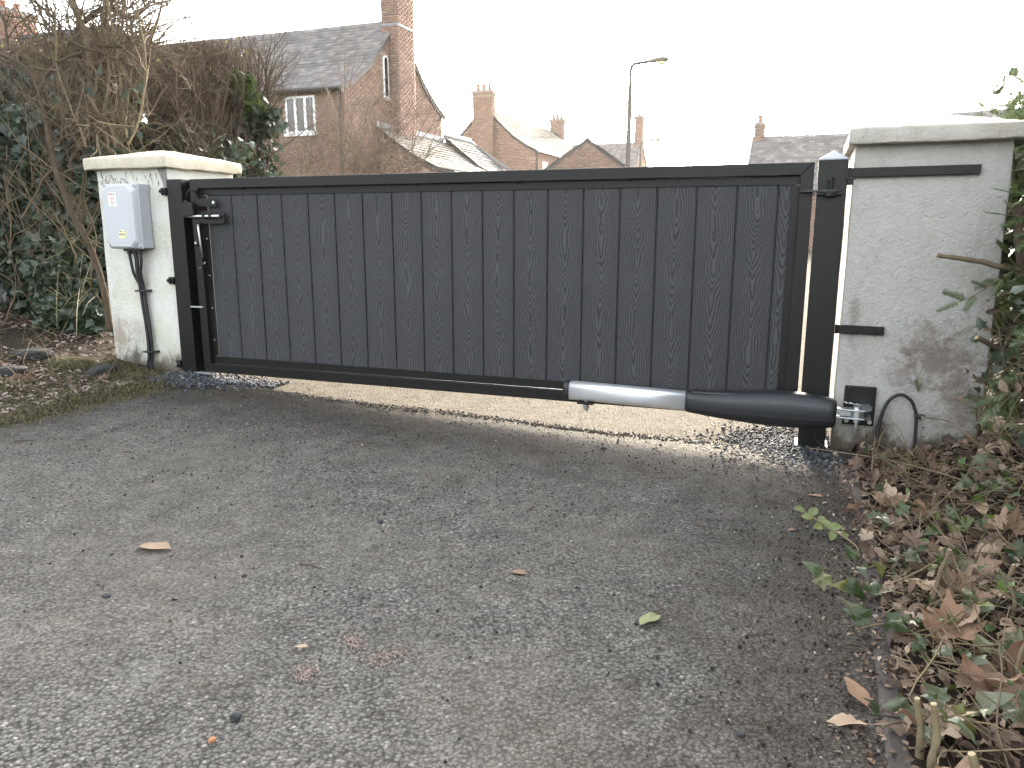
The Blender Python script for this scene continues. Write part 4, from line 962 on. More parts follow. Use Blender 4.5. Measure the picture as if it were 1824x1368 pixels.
for i in range(85):
    p = at(random.uniform(165, 270), random.uniform(-10, 90), random.uniform(5.2, 5.9)); branch(tw, p, (random.uniform(-1, 1), random.uniform(-.2, .2), random.uniform(-.2, 1)), random.uniform(.2, .5), random.uniform(.003, .006), 1, 5, .4, .1)
V, F = tubes(tw, 5); npmesh('twigs', V-off, F, 'bark_mid', sh, True, 'stuff')
L = np.concatenate([np.array([at(random.uniform(90, 260), random.uniform(130, 300), random.uniform(4.9, 5.6)) for i in range(170)]), lumpy(ellips(1500, at(170, 250, 6.1), (.55, .22, .42), .1), .15, 3)])
leaves_obj('ivy_leaves', T_IVY, 'ivy_dark', L-off, .05, (0, -.7, .5), .6, sh)

# ---- clipped bare hedge running back from the left pillar
bh = thing('bare_hedge', 'clipped leafless brown hedge of dense twigs behind the left pillar cap', 'hedge', (-3.3, 7.2, .2)); off = np.array((-3.3, 7.2, .2))
def inb(p):
    u = (p[0]/p[1]); px = 912+FPX*u*1.05
    top = .92 + .226*p[1] - .02 + .10*mnoise.noise(Vector((p[0]*2.2, p[1]*2, 0)))
    return p[2] < top and 5.4 < p[1] < 9.0 and -6.2 < p[0] < (-2.22 + .12*mnoise.noise(Vector((p[2]*3, p[1]*2, 5)))) - .06*(p[1]-7)
tw = []; tw2 = []
for i in range(190):
    X, Y = random.uniform(-5.0, -2.3), random.uniform(6.0, 8.2); branch(tw2, (X, Y, .3), (random.gauss(0, .12), random.gauss(0, .12), 1), random.uniform(2.3, 3.4), random.uniform(.008, .016), 2, 6, .16, .25, .6, inb, .0022)
for i in range(1900):
    X, Y = random.uniform(-4.6, -2.22), random.uniform(5.6, 7.8); zt = .92+.224*Y
    branch(tw, (X, Y, zt-1.45*random.random()**1.4), (random.gauss(0, .7), random.gauss(0, .7), random.uniform(-.2, 1)), random.uniform(.2, .5), random.uniform(.0030, .0055), 1, 4, .45, .1, .8, inb, .0022)
V, F = tubes(tw2, 4); npmesh('stems', V-off, F, 'bark_dark', bh, True, 'stuff')
V, F = tubes(tw, 3); npmesh('twigs', V-off, F, 'twig_red', bh, True, 'stuff')
L = np.array([(random.uniform(-4.9, -2.4), random.uniform(5.6, 7.6), 0) for i in range(420)]); L[:, 2] = .92 + .226*L[:, 1] - np.abs(rng.normal(size=420))*.35
leaves_obj('leaf_buds', T_OV, 'bud', L-off, .030, (0, 0, .6), .9, bh)
L = lumpy(ellips(700, at(330, 290, 6.2), (.55, .3, .35), .2), .1, 3); leaves_obj('ivy_leaves', T_IVY, 'ivy_dark', L-off, .05, (0, -.7, .4), .6, bh)

# thin sucker shoots over the hedge top
for lb, px in (('wispy leafless shoots rising above the hedge next to the big roof', (395, 75)), ('spray of thin pink twigs above the hedge in front of the sky', (300, 60))):
    c0 = at(*px, 7.0); g_ = thing('hedge_shoots', lb, 'twigs', c0); tw = []
    for i in range(16): branch(tw, (random.gauss(0, .18), random.gauss(0, .1), -.25), (random.gauss(0, .3), 0, 1), random.uniform(.4, .85), .0035, 1, 5, .2, .3, .5, None, .0016)
    V, F = tubes(tw, 3); npmesh('shoots', V, F, 'twig_red', g_, True, 'stuff')
    L = np.concatenate([p[-1:]+rng.normal(size=(2, 3))*.02 for p, r in tw]); leaves_obj('leaf_buds', T_OV, 'bud', L, .022, (0, 0, .6), .9, g_)

# ---- ivy-clad end of the hedge
es = thing('ivy_shrub', 'glossy leaved ivy shrub at the end of the bare hedge, catching the light', 'shrub', (-2.55, 7.4, .1)); off = np.array((-2.55, 7.4, .1))
L = np.concatenate([ellips(620, at(448, 250, 7.1), (.22, .3, .30), .25), ellips(260, at(425, 165, 7.1), (.17, .2, .14), .2), ellips(170, at(462, 180, 7.1), (.06, .1, .12), .2), ellips(700, at(455, 330, 7.1), (.26, .3, .35), .2)]); L = lumpy(L, .20, 2.6)
leaves_obj('ivy_leaves', T_IVY3, 'ivy_dark', L-off, .075, (.15, -.6, .5), .6, es)
L = np.concatenate([ellips(150, at(425, 150, 6.9), (.13, .1, .12), .2), ellips(90, at(450, 190, 6.9), (.15, .1, .12), .2)]); leaves_obj('young_leaves', T_IVY3, 'ivy_light', L-off, .07, (0, -.5, .6), .6, es)
tw = []
for i in range(90): branch(tw, at(random.uniform(400, 485), random.uniform(170, 330), 7.1), (random.gauss(.1, .3), random.gauss(0, .3), 1), random.uniform(.3, 1.0), .007, 1, 4, .3, .2)
V, F = tubes(tw, 4); npmesh('stems', V-off, F, 'bark_dark', es, True, 'stuff')
# spiky leaved plant just over the gate
sp0 = at(530, 318, 8.5); g_ = thing('spiky_plant', 'small plant of sharp strap leaves peeping over the gate beside the ivy shrub', 'plant', sp0)
V, F = blades(44, lambda: (random.gauss(0, .03), random.gauss(0, .03), -.15), lambda: random.uniform(.25, .42), (0, 0, .55), .009, .45); npmesh('strap_leaves', V, F, 'grass', g_, True, 'stuff')

# ---- bare saplings in front of the big house
for lb, x, y, Y, hgt, n0 in (('leafless sapling with many upright reddish twigs in front of the house corner', 640, 330, 14.0, 1.9, 8), ('leafless sapling nearest the ivy shrub in front of the white window', 560, 330, 13.5, 1.4, 5), ('broad leafless sapling left of the lean-to', 700, 335, 15.0, 1.7, 7), ('thin leafless sapling between the window and the house corner', 600, 335, 15.5, 1.5, 4)):
    b0 = at(x, y, Y); b0[2] = max(0, b0[2]-1.2); g_ = thing('bare_sapling', lb, 'tree', b0, 0, 'leafless saplings by the big house'); tr = []; tw = []
    for i in range(n0):
        w_ = walk((random.gauss(0, .08), random.gauss(0, .08), 0), (random.gauss(0, .22), random.gauss(0, .2), 1), hgt*random.uniform(.8, 1.15)+.9, .016, wob=.10, up=.15, taper=.25); tr.append(w_)
        P = w_[0]
        for k in range(15):
            j = random.randrange(int(len(P)*.3), len(P)-1); branch(tw, P[j], (P[j+1]-P[j])*4 + rng.normal(size=3)*.28, random.uniform(.35, .95), .0072, 1, 5, .16, .35, .5, None, .0042)
    V, F = tubes(tr, 6); npmesh('trunks', V, F, 'bark', g_, True, 'stuff')
    V, F = tubes(tw, 3); npmesh('twigs', V, F, 'twig_red', g_, True, 'stuff')
g0 = at(1168, 300, 46); g_ = thing('distant_shrub', 'tiny sunlit yellowish shrub on the skyline under the distant lamp', 'shrub', (g0[0], 46, 0))
L = lumpy(ellips(500, (0, 0, g0[2]-.5), (.75, .6, 1.1), .2), .25, 1.5); leaves_obj('crown', T_OV, 'bud', L, .12, (0, 0, .4), .9, g_)
tw = []; branch(tw, (0, 0, 0), (0, 0, 1), 3.2, .05, 2, 5, .1, .2); V, F = tubes(tw, 4); npmesh('trunk', V, F, 'bark', g_, True, 'stuff')

# ------------------------------------------------------------------ right: yew, cut branches, ivy
def sprig_tmpl(nn=22, nl=.20, wd=.026):
    V = []; F = []
    for i in range(nn):
        t = .08+.92*i/nn
        for s in (-1, 1):
            b = len(V); l = nl*(1-.45*t)*random.uniform(.8, 1.1); y0 = t; V += [(0, y0-wd*.6, 0), (0, y0+wd*.6, 0), (s*l*.6, y0+l*.45+wd*.4, .01), (s*l, y0+l*.62, -.012)]
            F += [(b, b+1, b+2), (b, b+2, b+3)]
    b = len(V); V += [(-.008, 0, 0), (.008, 0, 0), (.003, 1, 0)]; F.append((b, b+1, b+2)); return np.array(V), np.array(F)
T_YEW = sprig_tmpl()
yh = thing('yew_hedge', 'dark yew hedge crowding in beyond the right pillar', 'hedge', W(4.3, -.3, .1)); off = np.array(W(4.3, -.3, .1))
tw = []; L = []
def inpic(p):                                              # keep the hedge face back from the drive
    s, n = SN(p[0], p[1]); return s > 3.86 + .10*mnoise.noise(Vector((n*3, p[2]*3, 0))) + max(0, -.35-n)*.22 + (0 if n < .0 else .0)
for i in range(170):
    s, n = random.uniform(3.95, 5.0), random.uniform(-3.6, 1.2); p = W(s, n, .1); branch(tw, p, (random.gauss(-.05, .2), random.gauss(0, .2), 1), random.uniform(.9, 1.5), random.uniform(.006, .014), 2, 5, .2, .2, .8, inpic, .002)
for P, r in tw:
    for k in range(3): L.append(P[random.randrange(len(P))])
L = np.array(L); L = L[L[:, 2] < 1.55]
V, F = tubes(tw, 4); npmesh('stems', V-off, F, 'bark_dark', yh, True, 'stuff')
L = np.concatenate([L, L+rng.normal(size=L.shape)*.05])
V, F = scatter(*T_YEW, frames(len(L), (-.5, -.3, .5), .7), L-off, rng.uniform(.08, .15, len(L))); npmesh('needle_sprays', V, F, 'yew', yh, False, 'stuff')
L = np.array([W(random.uniform(3.84, 4.1), random.uniform(-.6, .4), random.uniform(.1, 1.2)) for i in range(160)]); leaves_obj('ivy_leaves', T_IVY, 'ivy_dark', L-off, .05, (-.5, -.6, .4), .6, yh)

def cut_branch(label, P, r0, r1, mat='bark'):
    """a sawn branch: bark with a pale cut end"""
    r = thing('cut_branch', label, 'branch', W(*P[0]), GROT, 'sawn branches'); b = Vector(P[0])
    pts = smooth_path([Vector(p)-b for p in P], 5); k = len(pts)
    rad = [(r0+(r1-r0)*i/(k-1))*(1+.35*mnoise.noise(Vector(P[0])*9+pts[i]*60)) for i in range(k)]
    MB().tube([p+Vector(mnoise.noise_vector(p*22))*.004 for p in pts], rad, 9).build('bark', mat, r, smooth=True)
    d = (pts[-1]-pts[-2]).normalized(); e = pts[-1]+Vector(mnoise.noise_vector(pts[-1]*22))*.004
    MB().tube([e-d*.002, e+d*.0015], rad[-1]*.9, 9).build('cut_end', 'cut_wood', r)
    return r
cut_branch('crooked grey branch stub reaching left over the right pillar face, highest of the stubs', [(3.92, -.10, .775), (3.80, -.16, .775), (3.70, -.19, .80), (3.60, -.22, .815), (3.55, -.225, .825)], .011, .008)
cut_branch('brown sawn branch end pointing left beside the pillar edge, below the crooked stub', [(3.95, -.12, .44), (3.82, -.20, .475), (3.70, -.27, .535)], .010, .009, 'bark_dark')
cut_branch('thick sawn branch end with pale cut face at pillar mid height', [(3.95, -.15, .33), (3.82, -.22, .36), (3.71, -.26, .385)], .014, .012, 'bark_dark')
cut_branch('thin sawn branch low by the pillar, its pale end facing the drive', [(3.98, -.25, .17), (3.88, -.28, .19), (3.745, -.32, .205)], .0075, .0065, 'bark')
cut_branch('splintered brown stump in front of the pillar edge near the top', [(3.90, -.10, .62), (3.83, -.15, .82), (3.80, -.17, .97), (3.79, -.175, 1.0)], .020, .014, 'bark_dark')
cut_branch('stout pale branch leaning in from the frame edge', [(4.05, -.25, .98), (3.93, -.28, .93), (3.83, -.30, .90), (3.80, -.30, .92)], .015, .013, 'bark')
def px_ground(x, y, z=None):
    u, v = (x-912)/FPX, (684-y)/FPX; d = np.array((u, CS+SS*v, CS*v-SS)); zz_ = 0.0
    for i in range(25):
        t = (zz_-HC)/d[2]; p = np.array((0, 0, HC))+d*t; s, n = SN(p[0], p[1]); zz_ = bankz(s, n) if (s > 3.33 or s < -.09) else gz(s, n)
        if z is not None: zz_ = z
    return s, n, zz_
# upright sawn stalks in the bed
for lb, (x0, y0), (dx_, dy_, h), r0, mt in (
    ('short pale sawn stalk standing in the near right bed, left of its twin', (1640, 1345), (-.015, .0, .105), .0065, 'bark_straw'),
    ('thicker pale sawn stalk standing in the near right bed', (1665, 1390), (-.015, .01, .135), .0072, 'bark_straw'),
    ('pale sawn stalk at the bottom right corner of the bed', (1745, 1420), (-.02, .0, .075), .0085, 'bark_straw'),
    ('tall thin sawn stalk in the middle of the right bed', (1655, 925), (.01, .0, .085), .0045, 'bark'),
    ('leaning grey stalk by the mid bed, cut flat on top', (1652, 1085), (.035, .02, .15), .0055, 'bark'),
    ('second leaning stalk crossing behind the grey one', (1702, 1085), (-.04, .02, .14), .0050, 'bark'),
    ('straight pale stalk right of the mid bed', (1800, 1100), (-.01, .0, .13), .0048, 'bark_straw'),
    ('yellowish young stalk at the right frame edge', (1790, 1230), (.03, .0, .12), .0045, 'bark_straw'),
    ('dark stub leaning at the pillar foot beside the cable', (1660, 850), (-.055, .03, .10), .0065, 'bark_dark'),
    ('thick dark stub lying against the right pillar foot', (1640, 870), (-.16, .06, .11), .0075, 'bark_dark')):
    s, n, z = px_ground(x0, y0); jx = random.uniform(-.006, .006); cut_branch(lb, [(s, n, z-.02), (s+dx_*.3+jx, n+dy_*.3, z+h*.3), (s+dx_*.65-jx, n+dy_*.65, z+h*.62), (s+dx_, n+dy_, z+h)], r0*1.15, r0*.8, mt)

# yew sprays reaching in front of the pillar: each a stem with leafy sprigs
def spray(label, P, sprigs, size, mat='yew'):
    r = thing('yew_spray', label, 'foliage', W(*P[0]), GROT, 'yew sprays by the right pillar'); b = Vector(P[0])
    pts = smooth_path([Vector(p)-b for p in P], 5); MB().tube(pts, [.0035+(.0012-.0035)*i/(len(pts)-1) for i in range(len(pts))], 6).build('stem', 'bark', r, smooth=True)
    for i in range(sprigs):
        t = .25+.75*i/max(1, sprigs-1); j = min(len(pts)-2, int(t*(len(pts)-1))); d = np.array((pts[j+1]-pts[j]).normalized()); sd_ = 1 if i % 2 else -1
        y = d + sd_*.75*np.cross(d, (0, 1, 0)) + rng.normal(size=3)*.15 if i < sprigs-1 else d; y /= np.linalg.norm(y)
        z = np.array((0, -.75, .65)) + rng.normal(size=3)*.25; z -= z.dot(y)*y; z /= np.linalg.norm(z); x = np.cross(y, z)
        V, F = sprig_tmpl(20, .26, .034); V = (np.stack([x, y, z], -1) @ V.T).T*size*1.15*random.uniform(.8, 1.15) + np.array(pts[j]); npmesh('sprig', V, F, mat, r, False)
spray('yew spray with pale tip over the pillar, topmost', [(3.92, -.12, .93), (3.82, -.18, .955), (3.74, -.22, .965)], 4, .075)
spray('yew spray drooping left in front of the pillar below the crooked stub', [(3.90, -.12, .80), (3.78, -.22, .76), (3.68, -.28, .69), (3.62, -.30, .66)], 6, .075)
spray('large pale yew spray hanging at the frame edge mid height', [(3.93, -.30, .56), (3.86, -.36, .47), (3.80, -.38, .38), (3.77, -.38, .33)], 7, .085)
spray('dense green yew spray beside the pillar cap corner', [(3.98, -.10, 1.08), (3.90, -.14, 1.05), (3.83, -.17, 1.02)], 6, .08)
spray('second green yew spray by the splintered stump', [(4.0, -.2, 1.0), (3.90, -.24, .96), (3.84, -.26, .90)], 6, .08)
# twig of orange leaves against the sky, top right
r = thing('beech_twig', 'twig with orange dead leaves against the sky at the right edge', 'twig', W(4.05, -.1, 1.1), GROT); P = smooth_path([(0, 0, 0), (-.03, -.02, .12), (-.09, -.03, .20), (-.165, -.04, .235)], 5)
MB().tube(P, .0025, 6).build('stem', 'bark_dark', r, smooth=True)
for i in range(7):
    V, F = T_OV; j = len(P)-1-i*2; Rm = frames(1, (0, -.8, .4), .5)[0]; npmesh('leaf', (Rm @ V.T).T*random.uniform(.03, .05)+np.array(P[j]), F, 'orange_leaf', r)

tg = thing('bramble_tangle', 'tangle of thin bare stems leaning across the outer edge of the right pillar', 'brambles', W(3.9, -.3, .1)); off = np.array(W(3.9, -.3, .1)); tw = []
for i in range(120):
    p = W(random.uniform(3.72, 4.15), random.uniform(-.75, -.08), random.uniform(.05, .75)); d_ = np.array(W(random.gauss(-.25, .55), random.gauss(0, .3), 0)-W(0, 0, 0))+np.array((0, 0, random.uniform(-.1, 1.0)))
    branch(tw, p, d_, random.uniform(.15, .5), random.uniform(.0014, .0034), 1, 3, .3, .1, .7, lambda p: SN(p[0], p[1])[0] > 3.62+.25*max(0, p[2]-.3), .0008)
V, F = tubes(tw, 4); npmesh('stems', V-off, F, 'bark', tg, True, 'stuff')
L = np.array([P[-1] for P, r in tw if random.random() < .30]); leaves_obj('ivy_leaves', T_IVY, 'ivy_dark', L-off, .036, (-.2, -.7, .4), .6, tg)
L = np.array([P[random.randrange(len(P))] for P, r in tw if random.random() < .22]); leaves_obj('pale_leaves', T_OV, 'litter', L-off, .045, (-.2, -.5, .4), .7, tg)
# trailing ivy in the right bed: stem and single leaves
IVYM = [fine_leaf(IVY, (.3, .9, -.5, .6)[i], (.25, .5, .15, -.35)[i], .10+.04*i, i, 1.0) for i in range(4)] + [fine_leaf(IVY3, .5, .35, .1, 9+i, 1.0) for i in range(2)]
for me in IVYM: me.materials.append(M['ivy_single'])
def orient(o, z, y):
    z = Vector(z).normalized(); y = Vector(y); y = (y - z*y.dot(z)).normalized(); x = y.cross(z); o.rotation_euler = Matrix((x, y, z)).transposed().to_euler()
def ivy_vine(label, P, nl, size, seed):
    rr = random.Random(seed); r = thing('ivy_vine', label, 'ivy', W(*P[0]), GROT, 'ivy vines in the right bed'); b = Vector(P[0]); pts = smooth_path([Vector(p)-b for p in P], 5)
    MB().tube(pts, [.0022]*len(pts), 6).build('stem', 'bark', r, smooth=True)
    for i in range(nl):
        j = int((i+.6)/nl*(len(pts)-1)); o = bpy.data.objects.new('leaf', IVYM[rr.randrange(len(IVYM))]); COL.objects.link(o); o.parent = r
        a_ = rr.uniform(0, 6.28); dr_ = Vector((math.cos(a_), math.sin(a_), rr.uniform(.1, .7))); o.location = pts[j] + dr_*.012 + Vector((0, 0, .012)); k = size*rr.uniform(.7, 1.25); o.scale = (k, k, k)
        orient(o, (rr.gauss(0, .55), -.45+rr.gauss(0, .5), .75), dr_)
VN = [('trailing ivy at the drive edge with two pale green leaves', (1480, 1060), 6, .060), ('ivy spilling over the edging beside fallen maple leaf', (1590, 1150), 7, .056), ('ivy shoot with pointed variegated leaf in the near bed', (1690, 1230), 6, .050),
      ('ivy with yellowing leaf low in the near bed', (1640, 1290), 6, .052), ('ivy sprawling round the pale sawn stalks', (1600, 1330), 6, .050), ('ivy in the middle of the bed near the leaning stalks', (1640, 1040), 9, .050),
      ('ivy with bluish veined leaves right of mid bed', (1720, 960), 9, .050), ('ivy at the right frame edge over brown leaves', (1790, 1020), 8, .052), ('ivy under the pale yew spray at the frame edge', (1790, 900), 9, .050),
      ('ivy at the foot of the right pillar beyond the stub', (1720, 850), 7, .055), ('ivy climbing in the upper bed beside the pillar', (1760, 800), 8, .055), ('ivy in the bottom right corner', (1780, 1330), 6, .050), ('small ivy shoot in the bed behind the twiggy sprig', (1590, 960), 5, .05), ('pale ivy leaves crowding under the pale yew spray', (1740, 880), 9, .045), ('ivy strands between the maple leaf and the frame edge', (1760, 1110), 8, .048), ('dark ivy round the yellowish young stalk', (1800, 1180), 8, .046), ('low ivy near the edging below the green sprig', (1560, 1040), 6, .045), ('ivy at the top of the bed next to the tangle of stems', (1800, 760), 9, .042)]
for i, (lb, (x, y), nl, sz) in enumerate(VN):
    s, n, z = px_ground(x, y); rr = random.Random(i+40); P = [(s+.10, n+.05, z+.01)]
    for k in range(4): s2, n2 = P[-1][0]-rr.uniform(.02, .06), P[-1][1]-rr.uniform(-.02, .05); P.append((s2, n2, max(bankz(s2, n2) if s2 > 3.34 else gz(s2, n2), 0)+rr.uniform(.012, .05)))
    ivy_vine(lb, P, nl, sz, i)
tg = thing('bramble_tangle', 'low mesh of thin brown runners over the middle of the right bed', 'brambles', W(3.6, -1.0, .03)); off = np.array(W(3.6, -1.0, .03)); tw = []
for i in range(110):
    s, n = 3.38+abs(random.gauss(0, .25)), random.uniform(-2.1, -.15); d_ = np.array(W(random.gauss(-.2, .8), random.gauss(0, .8), 0)-W(0, 0, 0))+np.array((0, 0, random.uniform(.0, .7)))
    branch(tw, W(s, n, bankz(s, n)+.01), d_, random.uniform(.12, .36), random.uniform(.0012, .0026), 1, 2, .35, -.8, .6, lambda p: SN(p[0], p[1])[0] > 3.37, .0007)
V, F = tubes(tw, 5); npmesh('runners', V-off, F, 'bark', tg, True, 'stuff')
L = np.array([P[-1] for P, r in tw if random.random() < .35]); leaves_obj('small_leaves', T_IVY3, 'ivy_light', L-off, .028, (-.1, -.4, .7), .6, tg)
# a hanging leaf and strands of bare vine on the pillar
r = thing('ivy_strand', 'single dark ivy leaf hanging on a thread in front of the right pillar', 'ivy', W(3.56, -.03, .33), GROT); MB().tube([(0, 0, 0), (.004, 0, .03), (.02, .004, .06), (.09, .01, .16), (.16, .02, .22)], .0012, 5).build('stem', 'bark_straw', r)
o = bpy.data.objects.new('leaf', IVYM[4]); COL.objects.link(o); o.parent = r; o.scale = (.05,)*3; orient(o, (.2, -1, .2), (.1, 0, -1)); o.location = (0, -.004, 0)
for i, (lb, P) in enumerate((('bare brown vine arching from the bed to the cable clip', [(3.78, -.30, .12), (3.72, -.28, .17), (3.66, -.20, .205), (3.61, -.08, .19), (3.575, -.035, .185)]), ('long pale runner lying from the bed towards the hinge post foot', [(3.70, -.62, .09), (3.60, -.50, .09), (3.45, -.34, .075), (3.30, -.24, .06), (3.17, -.2, .055)]), ('thin upright straw stem in front of the bracket plate', [(3.40, -.38, 0), (3.395, -.36, .06), (3.398, -.34, .16)]))):
    r = thing('bare_vine', lb, 'vine', W(*P[0]), GROT); pts = smooth_path([Vector(p)-Vector(P[0]) for p in P], 6); MB().tube(pts, [.0035+(.0018-.0035)*j/(len(pts)-1) for j in range(len(pts))], 6).build('stem', 'bark' if i == 0 else 'bark_straw', r, smooth=True)

# ------------------------------------------------------------------ leaf litter
FL = {}
for nm, ol, mt in (('maple', MAPLE, 'dead_leaf'), ('oak', OAK, 'dead_leaf'), ('ovate', OVATE, 'dead_leaf')):
    FL[nm] = [fine_leaf(ol, (.4, -.7, 1.1)[i], (.25, .5, -.4)[i], .16+.08*i, 60+i*3, 1.0) for i in range(3)]
    for me in FL[nm]: me.materials.append(M[mt])
FLAT = {nm: fine_leaf(ol, .12, .14, .09, 90+i, 1.0) for i, (nm, ol) in enumerate((('maple', MAPLE), ('oak', OAK), ('ovate', OVATE)))}
for me in FLAT.values(): me.materials.append(M['dead_leaf'])
def fallen(label, s, n, z, kind, size, tilt=.3, group=None, yaw=None, mat=None, var=None):
    me = FL[kind][random.randrange(3)] if var is None else FLAT[kind]
    o = bpy.data.objects.new('fallen_leaf', me); COL.objects.link(o); o.location = W(s, n, z); o.scale = (size,)*3; a_ = random.uniform(0, 6.28) if yaw is None else yaw
    orient(o, (random.gauss(0, tilt), random.gauss(0, tilt), 1), (math.cos(a_), math.sin(a_), 0))
    if mat: o.material_slots[0].link = 'OBJECT'; o.material_slots[0].material = M[mat]
    return tag(o, label, 'leaf', group)
for lb, (x, y), k, sz, yw, mt, tl in (
    ('narrow tan leaf lying alone on the tarmac left of centre', (245, 978), 'ovate', .10, .25, None, .05), ('pale greenish leaf lying flat on the tarmac right of centre', (1140, 1118), 'ovate', .075, 1.1, 'pale_leaf', .05),
    ('dull red leaf pressed into the tarmac in the middle of the drive', (910, 1021), 'ovate', .045, .2, None, .04), ('pinkish brown leaf at the drive edge below the green sprig', (1503, 955), 'ovate', .055, 2.6, None, .12),
    ('dark leaf on the tarmac near the hinge post', (1438, 884), 'ovate', .055, .1, None, .1), ('tiny brown leaf on the tarmac in the left foreground', (525, 1156), 'ovate', .03, .4, None, .15),
    ('small curled brown leaf on the tarmac just short of the edging', (1405, 948), 'ovate', .035, 1.0, None, .3),
    ('tan leaf with rounded end lying over the edging, lower of the pair', (1550, 1300), 'oak', .085, 3.0, None, .1), ('pointed tan leaf over the edging, upper of the pair', (1545, 1265), 'ovate', .075, 2.2, None, .15),
    ('large reddish brown maple leaf in the bed beside the drive edge', (1690, 1170), 'maple', .12, 1.6, None, .3), ('big brown maple leaf at the right frame edge in mid bed', (1790, 985), 'maple', .13, 2.2, None, .4),
    ('upright dark brown leaf behind the pale stalks', (1735, 1270), 'oak', .12, 1.4, None, .7), ('orange brown curled leaf at the upper bed under the yew', (1770, 830), 'ovate', .10, 2.9, None, .4), ('second orange leaf at the upper bed, close to the frame edge', (1800, 800), 'ovate', .09, .5, None, .5)):
    s, n, z = px_ground(x, y); s2 = s
    fallen(lb, s2, n, z+(.008 if s > 3.33 else .011 if sz > .06 else .006)+(.02 if k == 'maple' else 0), k, sz, tl, None, yw+GROT, mt, 0 if k != 'maple' else None)
cnt = 0
while cnt < 150:                                               # leaves one can pick out in the right bed
    s, n = random.uniform(3.33, 4.15), random.uniform(-2.25, -.05); k = random.choice(('ovate', 'ovate', 'oak', 'maple'))
    if n > -.02 and s < 3.82: continue
    if s < 3.37 and random.random() < .6: continue
    zn_ = ('by the sawn stalks', 'in the near right bed', 'in the mid right bed', 'in the far right bed', 'at the right pillar foot')[min(4, int((n+2.25)/.45))]
    ed_ = 'next to the edging ' if s < 3.46 else 'under the hedge ' if s > 3.8 else ''
    sh_ = {'ovate': 'plain oval', 'oak': 'wavy edged', 'maple': 'lobed'}[k]; sz_ = random.uniform(.04, .10)*(1.1 if k == 'maple' else 1); bg_ = 'large' if sz_ > .072 else 'small'
    fallen('%s %s brown leaf %s%s' % (bg_, sh_, ed_, zn_), s, n, bankz(s, n)+random.uniform(.006, .045), k, sz_, .55, '%s %s leaves %s%s' % (bg_, sh_, ed_, zn_)); cnt += 1
cnt = 0
while cnt < 36:
    s, n = random.uniform(-2.6, -.25), random.uniform(-1.3, .5)
    if -.78 < s < -.1 and n > -.25: continue
    k = random.choice(('ovate', 'oak', 'maple')); lb_ = '%s dead leaf %s' % ({'ovate': 'oval', 'oak': 'wavy edged', 'maple': 'lobed'}[k], 'under the ivy at the back of the left verge' if n > -.1 else 'in the middle of the mossy left verge' if n > -.6 else 'on the near strip of the mossy left verge')
    fallen(lb_, s, n, bankz(s, n)+random.uniform(.004, .02), k, random.uniform(.04, .08), .4, lb_.replace('leaf', 'leaves'), None); cnt += 1
def litter(name, label, n, sf, nf, size, mat, tm, acc=lambda s, q: True, spread=.6, lift=.012):
    P = []
    while len(P) < n:
        s, q_ = sf(), nf()
        if acc(s, q_): P.append(W(s, q_, bankz(s, q_)+random.uniform(0, lift)))
    V, F = scatter(tm[0], tm[1], frames(n, (0, 0, 1), spread), np.array([tuple(p) for p in P]), rng.uniform(size*.45, size*1.5, n)); o = npmesh(name, V, F, mat, None, False, 'stuff'); tag(o, label, 'leaf litter'); return o
bed = lambda s, q_: not (q_ > 0 and s < 3.82)
for tm, nn, sz, lb in ((T_OV, 1700, .024, 'carpet of small oval leaf scraps covering the right bed'), (T_OAK, 850, .036, 'torn wavy leaf pieces mixed through the right bed litter'), (T_MAP, 420, .042, 'broken lobed leaf pieces mixed through the right bed litter')):
    litter('leaf_litter', lb, nn, lambda: 3.335+abs(random.gauss(0, .36)), lambda: random.uniform(-2.6, .0), sz, 'litter', tm, bed, .8, .03)
litter('leaf_litter', 'crumbs of leaf mould spilling over the edging onto the tarmac', 700, lambda: 3.34-abs(random.gauss(0, .05)), lambda: random.uniform(-2.4, -.1), .014, 'litter', T_OV, bed, .5, .004)
litter('leaf_litter', 'faded pinkish leaf scraps strewn over the left verge', 3400, lambda: -.2-abs(random.gauss(0, .9)), lambda: random.uniform(-1.5, .9), .028, 'litter_pale', T_OAK, lambda s, q_: not (s > -.75 and q_ > -.28) and mnoise.noise(Vector((s*2, q_*2, 0))) > -.25, .4, .012)
tw = []
for i in range(640):
    s, n = 3.33+abs(random.gauss(0, .35)), random.uniform(-2.4, -.05); w_ = walk(W(s, n, bankz(s, n)+random.uniform(.004, .03)), (random.gauss(0, 1), random.gauss(0, 1), random.uniform(-.05, .35)), random.uniform(.05, .24), random.uniform(.0009, .0026), seg=.03, wob=.35, taper=.6)
    if w_ and SN(*w_[0][-1][:2])[0] > 3.34: tw.append(w_)
V, F = tubes(tw, 4); tag(npmesh('twig_litter', V, F, 'bark_straw', None, True, 'stuff'), 'dry thin twigs strewn through the right bed', 'twigs')
tw = []
for i in range(260):
    s, n = random.uniform(-2.4, -.3), random.uniform(-1.0, .4); w_ = walk(W(s, n, bankz(s, n)+.01), (random.gauss(0, 1), random.gauss(0, 1), random.uniform(0, .6)), random.uniform(.1, .35), random.uniform(.001, .003), seg=.04, wob=.35, taper=.6)
    if w_ and not (s > -.76 and n > -.3): tw.append(w_)
V, F = tubes(tw, 4); tag(npmesh('twig_litter', V, F, 'bark', None, True, 'stuff'), 'dead twigs and runners strewn over the left verge', 'twigs')

